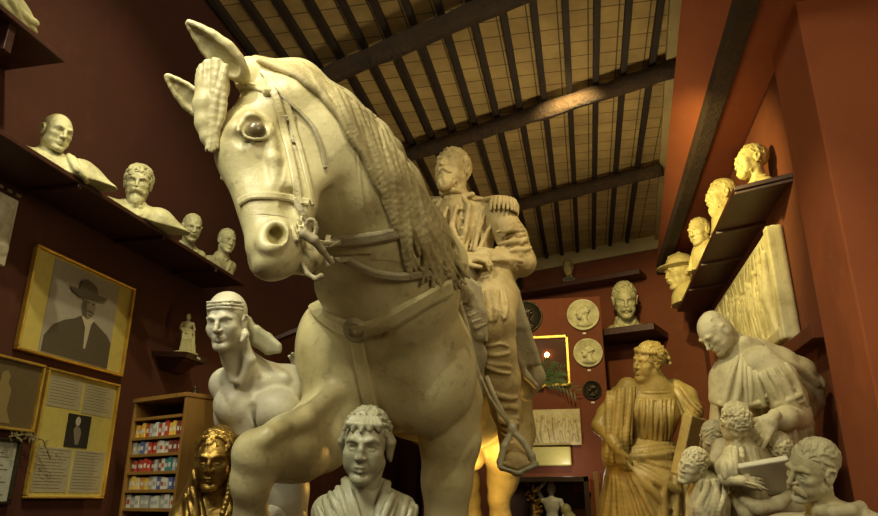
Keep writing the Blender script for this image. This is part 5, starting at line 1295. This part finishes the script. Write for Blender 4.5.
# bookcase standing at an angle by the left wall
bcA = np.array([-2.43, 3.47, 0]); bcB = np.array([-2.00, 3.285, 0]); ux = nrm(bcB-bcA); uy = np.array([-ux[1], ux[0], 0]); W = np.linalg.norm(bcB-bcA); Rb = np.stack([ux, uy, ZUP], 1); TOPZ = 2.105; DP = .22
bc = empty('bookcase', (bcA+bcB)/2, 'tall narrow walnut bookcase with shelves of small coloured books, at the left', 'bookcase')
B0 = bcA
for lo, hi, nm in (((0, 0, 0), (.02, DP, TOPZ), 'side_panel'), ((W-.02, 0, 0), (W, DP, TOPZ), 'side_panel'), ((-.004, -.006, TOPZ), (W+.004, DP+.004, TOPZ+.022), 'top'), ((.02, DP-.012, .0), (W-.02, DP, TOPZ), 'back_panel')):
    MB().box(lo, hi, Rb, B0).build(nm, M['wood_case'] if nm != 'back_panel' else M['wood_dark'], bc, bevel=.002)
shz = [2.02, 1.917, 1.83, 1.74, 1.65, 1.56, 1.47, 1.30, 1.1, .9, .7, .5, .3, .08]
for z in shz: MB().box((.02, .004, z-.016), (W-.02, DP-.012, z), Rb, B0).build('shelf_board', M['wood_case'], bc, bevel=.002)
cols = dict(yellow=(.62, .40, .05), white=(.52, .50, .42), red=(.38, .035, .02), teal=(.04, .16, .17), maroon=(.16, .03, .025), blue=(.07, .09, .24), grey=(.30, .30, .27), cream=(.55, .45, .25), orange=(.55, .22, .03))
rows = [(1.917, 'top', ['yellow', 'orange', 'yellow', 'red', 'grey', 'white', 'white', 'red', 'white', 'red', 'yellow', 'yellow', 'maroon', 'red'], .076),
        (1.83, 'second', ['grey', 'grey', 'blue', 'white', 'red', 'red', 'white', 'white', 'white', 'maroon', 'maroon', 'red'], .066),
        (1.74, 'third', ['maroon', 'red', 'maroon', 'red', 'red', 'red', 'maroon', 'grey', 'maroon', 'white', 'teal', 'teal', 'grey', 'teal'], .067),
        (1.65, 'fourth', ['cream', 'yellow', 'cream', 'orange', 'yellow', 'grey', 'white', 'blue', 'white', 'white', 'blue', 'blue'], .067),
        (1.56, 'fifth', ['white', 'grey', 'white', 'grey', 'grey', 'white', 'white', 'grey', 'white', 'white'], .067)]
ordn = ['first', 'second', 'third', 'fourth', 'fifth', 'sixth', 'seventh', 'eighth', 'ninth', 'tenth', 'eleventh', 'twelfth', 'thirteenth', 'fourteenth']
for z, rn, cs, hgt in rows:
    rnd = random.Random(int(z*1000)); w = (W-.05)/len(cs); xx = .025
    for i, c in enumerate(cs):
        h_ = hgt*rnd.uniform(.82, 1.0); dpt = rnd.uniform(.09, .12); y0 = .010+rnd.uniform(0, .012); wi = w*rnd.uniform(.86, .97); P0 = B0+Rb @ np.array([xx, y0, z+.0005])
        root = empty('book', P0, '%s small %s-spined book from the left, %s row of books in the bookcase' % (ordn[i], c, rn), 'book', 'books on the %s row' % rn)
        MB().box((0, 0, 0), (wi, dpt, h_), Rb, P0).build('cover', fm(cols[c], .45), root, bevel=.0015)
        MB().box((wi*.18, -.0008, h_*.30), (wi*.82, 0, h_*.62), Rb, P0).build('spine_label', fm(cols['white'] if c != 'white' else cols['red' if rnd.random() < .35 else 'grey'], .6), root)
        xx += w
T = S(); p0 = B0+Rb @ np.array([W*.78, .12, TOPZ+.022]); T.cone(p0+[0, 0, .012], p0+[0, 0, .03], .012, .009, .004); T.ell(p0+[0, 0, .045], (.010, .012, .012), .004)
T.box((p0[0], p0[1], p0[2]-.05), (.1, .1, .05), 0, 1, rd=0); tag(T.mesh('trinket', M['bronze_dark'], None, .0025), 'tiny dark trinket standing on top of the bookcase', 'trinket')
# dark rail behind the captive
tag(MB().tube([P(262, 345, 5.6), P(318, 322, 5.6)], .03, 6).build('wall_rail', M['shelf_wood'], bevel=0), 'dark red rail along the wall behind the captive', 'rail')

# ------------------------------------------------------------------ right wall
rs_ = empty('wall_shelf', (1.43, 7, 3.84), 'deep dark red shelf on the right wall carrying yellow-lit busts', 'shelf')
MB().hexa([(1.24, 5.22, 3.84), (1.62, 5.05, 3.84), (1.62, 8.95, 3.84), (1.24, 8.95, 3.84), (1.24, 5.22, 3.875), (1.62, 5.05, 3.875), (1.62, 8.95, 3.875), (1.24, 8.95, 3.875)]).build('board', M['shelf_wood'], rs_, bevel=.004)
for y in (5.24, 6.1, 7.0, 7.9): MB().hexa([(1.245, y, 3.815), (1.62, y-.17, 3.815), (1.62, y-.12, 3.815), (1.245, y+.05, 3.815), (1.245, y, 3.84), (1.62, y-.17, 3.84), (1.62, y-.12, 3.84), (1.245, y+.05, 3.84)]).build('batten', M['shelf_wood'], rs_, bevel=.003)
RBM = M['plaster_shelf_lit']; zr = 3.877
def rbust(px, py, x, fwd, sc, label, **kw):
    f = Fr(PX(px, py, x), nrm(fwd), nrm(ZUP+RT*kw.pop('tilt', 0)), sc); o = f.p((0, -.03, 0))
    return f, bust('bust', (o[0], o[1], zr), label, 'yellow-lit busts on the right shelf', f, RBM, kw.pop('vox', .007), zr, **kw)
def coat_x(T, f):
    T.chain([(0, -.04, -.2), (0, -.05, -.5)], [.13, .17], .05, fr=f)
    for q in range(5): T.chain([(.10-.05*q, .04, -.2), (.12-.05*q, .09, -.32), (.10-.05*q, .08, -.5)], [.016, .02, .02], .012, fr=f)
f, _ = rbust(751, 161, 1.44, D(-1, .05, -.05), 1.16, 'moustached bust with a raised collar, nearest on the right shelf', hairstyle='wave', hair_n=80, hair_size=.011, age=.6, moust=(.034, .010, .013), beardlen=.012, dress='both', seed=3, front=.03, vox=.0062, width=.8)
f, _ = rbust(721, 196, 1.36, D(-1, -.05, -.1), 1.28, 'lean bust with a pointed beard, second on the right shelf', hairstyle='wave', hair_n=80, hair_size=.012, age=.6, moust=(.03, .012, .010), beardlen=.05, dress='both', extra=coat_x, seed=4, front=.03)
f, _ = rbust(699, 232, 1.32, D(-.80, .0, .5), 1.25, 'open-mouthed bust, third on the right shelf', hairstyle='wave', hair_n=70, hair_size=.011, age=.7, mouth_open=.014, dress='both', extra=coat_x, seed=6, front=.03)
f, hb_ = rbust(680, 273, 1.29, D(-1, -.05, .1), 1.75, 'bust in a brimmed helmet, farthest on the right shelf', hairstyle=None, age=.4, moust=(.026, .006, .010), dress='both', extra=coat_x, seed=5, width=.6)
T = S(); T.ell((0, -.015, .062), (.088, .105, .085), .01, fr=f); T.ell((0, .0, .045), (.135, .160, .012), .012, fr=f); T.ell((0, 0, -.02), (.083, .095, .055), .005, 1, fr=f); T.chain([(0, .06, .12), (0, -.02, .150), (0, -.10, .10)], .010, .008, fr=f); T.mesh('helmet', RBM, hb_, .0065)
# long relief below the shelf
rr_ = empty('relief_panel', (1.56, 6.8, 2.72), 'large pale relief of crowded figures leaning on the right wall below the shelf', 'relief')
T = S(); T.box((1.565, 6.85, 3.18), (.05, 1.38, .46), 0, rd=.02)
T.mesh('slab', M['plaster_warm'], rr_, .016)
T = S(); rnd = random.Random(12)
T.box((1.525, 5.52, 3.18), (.04, .05, .45), 0, rd=.015); T.box((1.52, 6.0, 2.775), (.05, .5, .05), 0, rd=.02)
for q in range(40):
    y = 5.72+q*.058+rnd.uniform(-.02, .02); top = 3.30+.18*rnd.random()-(.1 if q % 3 else 0); xo = 1.505+.01*rnd.random()
    T.ell((xo-.01, y, top), (.030, .034, .042), .01); T.chain([(xo, y, top-.06), (xo-.005, y+rnd.uniform(-.03, .03), top-.2), (xo, y+rnd.uniform(-.05, .05), 2.82)], [.038, .042, .026], .01)
    T.chain([(xo-.01, y, top-.08), (xo-.02, y+rnd.uniform(-.09, .09), top-.16), (xo-.01, y+rnd.uniform(-.12, .12), top-.10+rnd.uniform(-.1, .1))], [.020, .016, .012], .008)
for q in range(14): T.chain([(1.51, 5.75+.15*q, 3.42), (1.505, 5.72+.15*q+rnd.uniform(-.1, .1), 3.58)], [.012, .008], .006)
T.chain([(1.5, 5.62, 2.8), (1.485, 5.70, 3.1), (1.49, 5.62, 3.45)], [.03, .05, .03], .02)
T.mesh('figures', M['plaster_warm'], rr_, .0085)
tag(MB().box((1.50, 4.87, 2.60), (1.62, 8.2, 2.70)).build('wall_rail', M['wall_red'], bevel=.006), 'red ledge on the right wall below the long relief, ending at the pillar', 'ledge')
o = MB().box((1.56, 8.98, 0), (1.62, 9.10, 3.8)).build('trim_4', M['wall_red'], bevel=.006); o['kind'] = 'structure'

# ------------------------------------------------------------------ back wall and partition
bdir = nrm(b1-b0)
def onback(px, py, off=0.0):
    r = ray(px, py); n = bn; q = b0+n*off; t = np.dot(q-EYE*[1, 1, 0], n)/np.dot(r, n); return EYE+r*t
def ledge(p, q, dep, th, label, name='wall_shelf'):
    p = np.array(p, float); q = np.array(q, float); q[2] = p[2]; n = bn*dep
    c = [p, q, q+n, p+n]; return tag(MB().hexa([x_-[0, 0, th] for x_ in c]+c).build(name, M['shelf_wood'], bevel=.005), label, 'shelf')
l1a = onback(505, 302); l1b = onback(646, 271); zl1 = (l1a[2]+l1b[2])/2; l1a[2] = l1b[2] = zl1
ledge(l1a, l1b, .34, .07, 'upper red ledge across the back wall behind the small ochre bust')
l2a = onback(604, 342); l2b = onback(668, 331); zl2 = (l2a[2]+l2b[2])/2; l2a[2] = l2b[2] = zl2
ledge(l2a, l2b, .70, .09, 'lower red ledge on the back wall carrying the large head')
def bbust(px, py, off, zb, fwd, sc, label, mat, **kw):
    p = onback(px, py, off); f = Fr(p, nrm(fwd), ZUP, sc); o = f.p((0, -.03, 0)); return f, bust(kw.pop('name', 'bust'), (o[0], o[1], zb), label, None, f, mat, kw.pop('vox', .009), zb, **kw)
# small gilded bust with a dark block
fz = onback(568, 270, .15)
f, _ = bbust(568, 268, .17, zl1+.10, D(-.3, 0, .95), .95, 'small ochre bust on a dark block on the upper back ledge', M['plaster_ochre'], hairstyle='wave', hair_n=50, dress='none', width=.55, seed=2, vox=.008)
bbust(517, 283, .17, zl1+.002, D(-.6, 0, .7), .9, 'dark bronze bust on the upper back ledge just behind the rider elbow', M['bronze_dark'], hairstyle='wave', hair_n=40, dress='none', width=.7, seed=3, vox=.009)
o_ = f.p((0, -.035, 0)); tag(MB().box((o_[0]-.09, o_[1]-.08, zl1+.001), (o_[0]+.09, o_[1]+.08, zl1+.099)).build('block', M['bronze_dark'], bevel=.004), 'small dark block under the small ochre bust on the back ledge', 'block')
# large moustached head
def collar_x(T, f):
    collar(T, f, .014); T.box((0, .03, -.345), (.16, .13, .030), .002, rd=.006, fr=f)
f, _ = bbust(625, 300, .42, zl2+.002, D(-.20, -.05, .98), 2.0, 'large moustached plaster head with wing collar on the lower back ledge', M['plaster_shelf'], hairstyle='wave', hair_n=110, hair_size=.014, age=.7, moust=(.034, .004, .012), dress='none', width=.62, extra=collar_x, seed=6, front=.04, vox=.0105)
# partition things at y = 9
def pc(px, py, y=8.995): return PY(px, py, y)
def medallion(px, py, rpx, label, mat, seed=1, left=True, ring=True):
    c = pc(px, py); r = rpx*np.dot(c-EYE, FW)/FPX; root = empty('medallion', c-ZUP*r, label, 'medallion', None)
    MB().lathe([(r, 0), (r, .025), (r*.97, .035), (r*.90, .030), (r*.87, .020), (.001, .020)], c, np.array([0, -1, 0]), 40).build('disc', mat, root, True)
    T = S(); sd = -1 if left else 1; q = r; Y = -.022; e = lambda x_, z_, rx, rz, k=.01, ry=.05: T.ell(c+[sd*x_*q, Y, z_*q], (rx*q, ry, rz*q), k)
    e(-.06, .20, .36, .34); e(.14, .08, .24, .34); e(.20, -.12, .18, .20, .02); e(.24, .26, .16, .12); e(.40, .02, .07, .05); e(.36, .08, .06, .12); e(.35, -.12, .06, .035); e(.28, -.22, .10, .08, .02)
    T.chain([c+np.array([-sd*.06*q, Y, -.05*q]), c+np.array([-sd*.10*q, Y, -.5*q])], [.19*q, .22*q], .02); e(-.06, -.60, .50, .20, .02, .04)
    T.ell(c+[sd*.26*q, Y-.045, .10*q], (.06*q, .012, .045*q), .01, 1); T.ell(c+[-sd*.04*q, Y-.05, .06*q], (.07*q, .014, .10*q), .004)
    rnd = random.Random(seed)
    for i in range(30): a = rnd.uniform(0, 6.28); b_ = rnd.uniform(.05, .33); T.ell(c+[-sd*.12*q+b_*q*math.cos(a), Y-.045, .28*q+b_*.8*q*math.sin(a)], (.07*q, .014, .05*q), .006)
    MB().box((c[0]-.02, 8.992, c[2]-r-.045), (c[0]+.02, 8.998, c[2]-r-.025)).build('label_tag', fm((.6, .6, .5)), root)
    T.mesh('profile_relief', mat, root, .008)
    return root
medallion(583, 315, 16, 'upper pale round medallion with a profile head on the partition', M['plaster_shelf'], 1)
medallion(588, 353, 14.5, 'lower pale round medallion with a profile head on the partition', M['plaster_shelf'], 2)
medallion(592, 390, 9.5, 'small dark round medallion below the two pale ones', M['bronze_dark'], 3)
medallion(526, 317, 16.5, 'large dark bronze round medallion above the framed glass', M['bronze_dark'], 4)
# framed glass
def prect(x0, y0, x1, y1):
    a = pc(x0, y0); b = pc(x1, y1); return min(a[0], b[0]), max(a[0], b[0]), min(a[2], b[2]), max(a[2], b[2])
X0, X1, Z0, Z1 = prect(505, 338, 571, 386)
gl = empty('framed_glass', ((X0+X1)/2, 8.99, Z0), 'thin gilt framed dark glass with modelled reflections of palm leaves and two lights, on the partition', 'picture')
m = MB()
for lo, hi in (((X0, Z0), (X1, Z0+.035)), ((X0, Z1-.035), (X1, Z1)), ((X0, Z0), (X0+.035, Z1)), ((X1-.035, Z0), (X1, Z1))): m.box((lo[0], 8.955, lo[1]), (hi[0], 8.998, hi[1]))
m.build('frame', M['gold'], gl, bevel=.005)
MB().box((X0+.035, 8.985, Z0+.035), (X1-.035, 8.998, Z1-.035)).build('glass', fm((.06, .022, .010), .12), gl)
reflected_light = flat_mat('glowing_reflection', (1, .6, .3), .4, 0, (1, .50, .16), 30.0)  # glow stands in for two lights reflected in the glass
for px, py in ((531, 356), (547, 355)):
    c = pc(px, py, 8.95); o = empty('lamp', c-ZUP*.05, 'small glowing reflected light at the framed glass, %s of the pair' % ('left' if px < 539 else 'right'), 'lamp');  # no real lamp, added stand-in for a light reflected in the glass
    MB().lathe([(.001, -.034), (.022, -.024), (.032, 0), (.022, .024), (.001, .036)], c, ZUP, 12).build('reflected_light', reflected_light, o, True)
    MB().lathe([(.012, -.055), (.020, -.05), (.020, -.02), (.010, -.018)], c, ZUP, 12).build('added_holder', M['gold'], o, True)
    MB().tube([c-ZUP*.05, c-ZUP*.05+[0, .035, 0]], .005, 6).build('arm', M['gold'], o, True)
# leaves added before the glass in place of a palm reflection
oc = pc(540, 384, 8.93)
pm = empty('palm_reflection', (oc[0], 8.99, oc[2]), 'green palm branches with narrow arching leaves, modelled reflection in the framed glass', 'plant')
rnd = random.Random(8); lv = fm((.07, .12, .03), .55)
MB().box((oc[0]-.05, 8.90, oc[2]-.05), (oc[0]+.05, 8.998, oc[2]+.02)).build('added_holder', M['gold'], pm, bevel=.01)
for q in range(9):
    a = -1.25+2.5*q/8+rnd.uniform(-.1, .1); L = rnd.uniform(.32, .50); d = np.array([math.sin(a), -.25*rnd.random()-.05, math.cos(a)]); m = MB()
    pts = [oc+d*L*t-ZUP*(.22*L*t*t*(1+abs(a)))-np.array([0, .06*t, 0]) for t in np.linspace(0, 1, 9)]
    m.tube(pts, [.006]*5+[.003]*4, 5)
    for t in range(1, 9):
        g = nrm(pts[t]-pts[t-1]); sdv = nrm(np.cross(g, [0, 1, 0]))
        for s_ in (-1, 1):
            p = pts[t]; e = p+(g*.8+sdv*s_*.9-ZUP*.2)*.11+np.array([0, rnd.uniform(-.03, .01), 0]); w = nrm(np.cross(e-p, [0, 1, .2]))*.009; m.add([p, (p+e)/2+w, e, (p+e)/2-w], [(0, 1, 2, 3)])
    m.build('reflected_frond', lv, pm)
# small relief of figures, lamp box beneath it, hook
X0, X1, Z0, Z1 = prect(500, 411, 582, 445)
rf = empty('relief_panel', ((X0+X1)/2, 8.99, Z0), 'small cream relief with a row of figures on the partition beside the stirrup', 'relief')
MB().box((X0, 8.95, Z0), (X1, 8.998, Z1)).build('slab', M['plaster_relief'], rf, bevel=.005)
T = S(); rnd = random.Random(4)
for q in range(10):
    x_ = X0+.35+(X1-X0-.42)*q/9; h_ = Z1-.08-.06*rnd.random(); T.ell((x_, 8.945, h_), (.022, .016, .026), .005); T.chain([(x_, 8.945, h_-.05), (x_+rnd.uniform(-.03, .03), 8.945, (h_+Z0)/2), (x_+rnd.uniform(-.03, .03), 8.945, Z0+.05)], [.022, .026, .016], .008); T.chain([(x_, 8.945, h_-.06), (x_+rnd.uniform(-.07, .07), 8.94, h_-.14)], [.012, .010], .005)
T.mesh('figures', M['plaster_relief'], rf, .007)
X0, X1, Z0, Z1 = prect(500, 448, 572, 466)
lb = empty('wall_light', ((X0+X1)/2, 8.9, Z0), 'long translucent yellow wall light box under the small relief', 'lamp')
MB().box((X0, 8.88, Z0), (X1, 8.99, Z1)).build('shade', fm((.40, .34, .11), .3), lb, smooth=False, bevel=.02)
MB().box((X0+.1, 8.985, Z0+.02), (X1-.1, 8.999, Z1-.02)).build('bracket', M['gold'], lb)
# niche below with figurines
X0, X1, Z0, Z1 = prect(500, 478, 594, 560)
nc = empty('display_case', ((X0+X1)/2, 8.9, Z0), 'dark framed display case below the partition with white figurines inside', 'display case')
for lo, hi in (((X0, 8.55, Z1-.06), (X1, 8.99, Z1)), ((X1-.06, 8.55, Z0), (X1, 8.99, Z1)), ((X0, 8.55, Z0), (X0+.06, 8.99, Z1)), ((X0, 8.55, Z0-.04), (X1, 8.99, Z0))):
    MB().box(lo, hi).build('panel', M['wood_dark'], nc, bevel=.006)
MB().box((X0+.06, 8.97, Z0), (X1-.06, 8.99, Z1-.06)).build('back_panel', fm((.10, .02, .01), .4), nc)
MB().box((X0-.02, 8.45, 0), (X1+.02, 8.99, Z0-.041)).build('cabinet', M['wood_dark'], nc, bevel=.01)
fg = empty('figurine', (-.33, 8.75, Z0+.002), 'white nude figurine with one arm raised over its head, in the display case', 'figurine')
c = pc(551, 489, 8.75); sc_ = (c[2]-Z0)/.93
figurine(fg, Fr((c[0], 8.75, Z0), D(-.4, 0, .9)*[1, 1, 0], ZUP, sc_), M['plaster_white'], .0075, False, True)
c = pc(566, 508, 8.72)
g2 = empty('figurine', (c[0], 8.72, Z0+.002), 'small cream crouching figurine at the lower right inside the display case', 'figurine')
T = S(); T.ell((c[0], 8.72, c[2]-.02), (.06, .06, .07), .02); T.ell((c[0]+.03, 8.74, c[2]-.14), (.09, .08, .10), .04); T.chain([(c[0]+.02, 8.72, Z0+.04), (c[0]+.04, 8.72, c[2]-.15)], [.10, .08], .04); T.box((c[0], 8.72, Z0-.2), (1, 1, .2), 0, 1, rd=0)
T.mesh('body', M['plaster_shelf'], g2, .008)
c = pc(533, 495, 8.72)
g3 = empty('ornament', (c[0], 8.72, Z0+.002), 'gilded branching ornament at the left inside the display case', 'ornament')
T = S(); rnd = random.Random(6)
T.chain([(c[0], 8.72, Z0+.03), (c[0], 8.72, c[2]-.1)], [.09, .05], .02)
for q in range(34):
    a = rnd.uniform(0, 6.28); z = Z0+.08+(c[2]+.14-Z0-.08)*rnd.random(); T.chain([(c[0], 8.72, z), (c[0]+.05*math.cos(a), 8.72+.05*math.sin(a), z+.03), (c[0]+.09*math.cos(a+.6), 8.72+.08*math.sin(a+.6), z+.05)], [.022, .018, .022], .01)
T.box((c[0], 8.72, Z0-.2), (1, 1, .2), 0, 1, rd=0)
T.mesh('branches', M['bronze_gilt'], g3, .009)
c = pc(582, 488, 8.90); tag(MB().box((c[0]-.11, 8.93, c[2]-.05), (c[0]+.10, 8.968, c[2]+.12)).build('picture_frame', fm((.35, .05, .02), .5), bevel=.006), 'small red and gold picture at the back of the display case', 'picture')
# framed boards standing by the seated woman
for q, (px, cc) in enumerate(((597, (.30, .16, .05)), (604, (.20, .06, .03)))):
    c = pc(px, 500, 8.5-.05*q); tag(MB().box((c[0]-.02, 8.3-.05*q, 0), (c[0]+.03, 8.44-.0*q, c[2]+.30+.0*q)).build('wall_board', fm(cc, .5), bevel=.004), '%s tall narrow framed panel standing behind the seated woman' % ('pale brown' if q == 0 else 'dark red'), 'panel')
# small round boss on the right wall behind the woman
c = onback(694, 404, .0); tag(MB().lathe([(.001, .03), (.08, .02), (.095, 0)], c, bn, 24).build('round_plaque', M['plaster_ochre'], smooth=True), 'small round ochre plaque behind the seated woman shoulder', 'plaque')
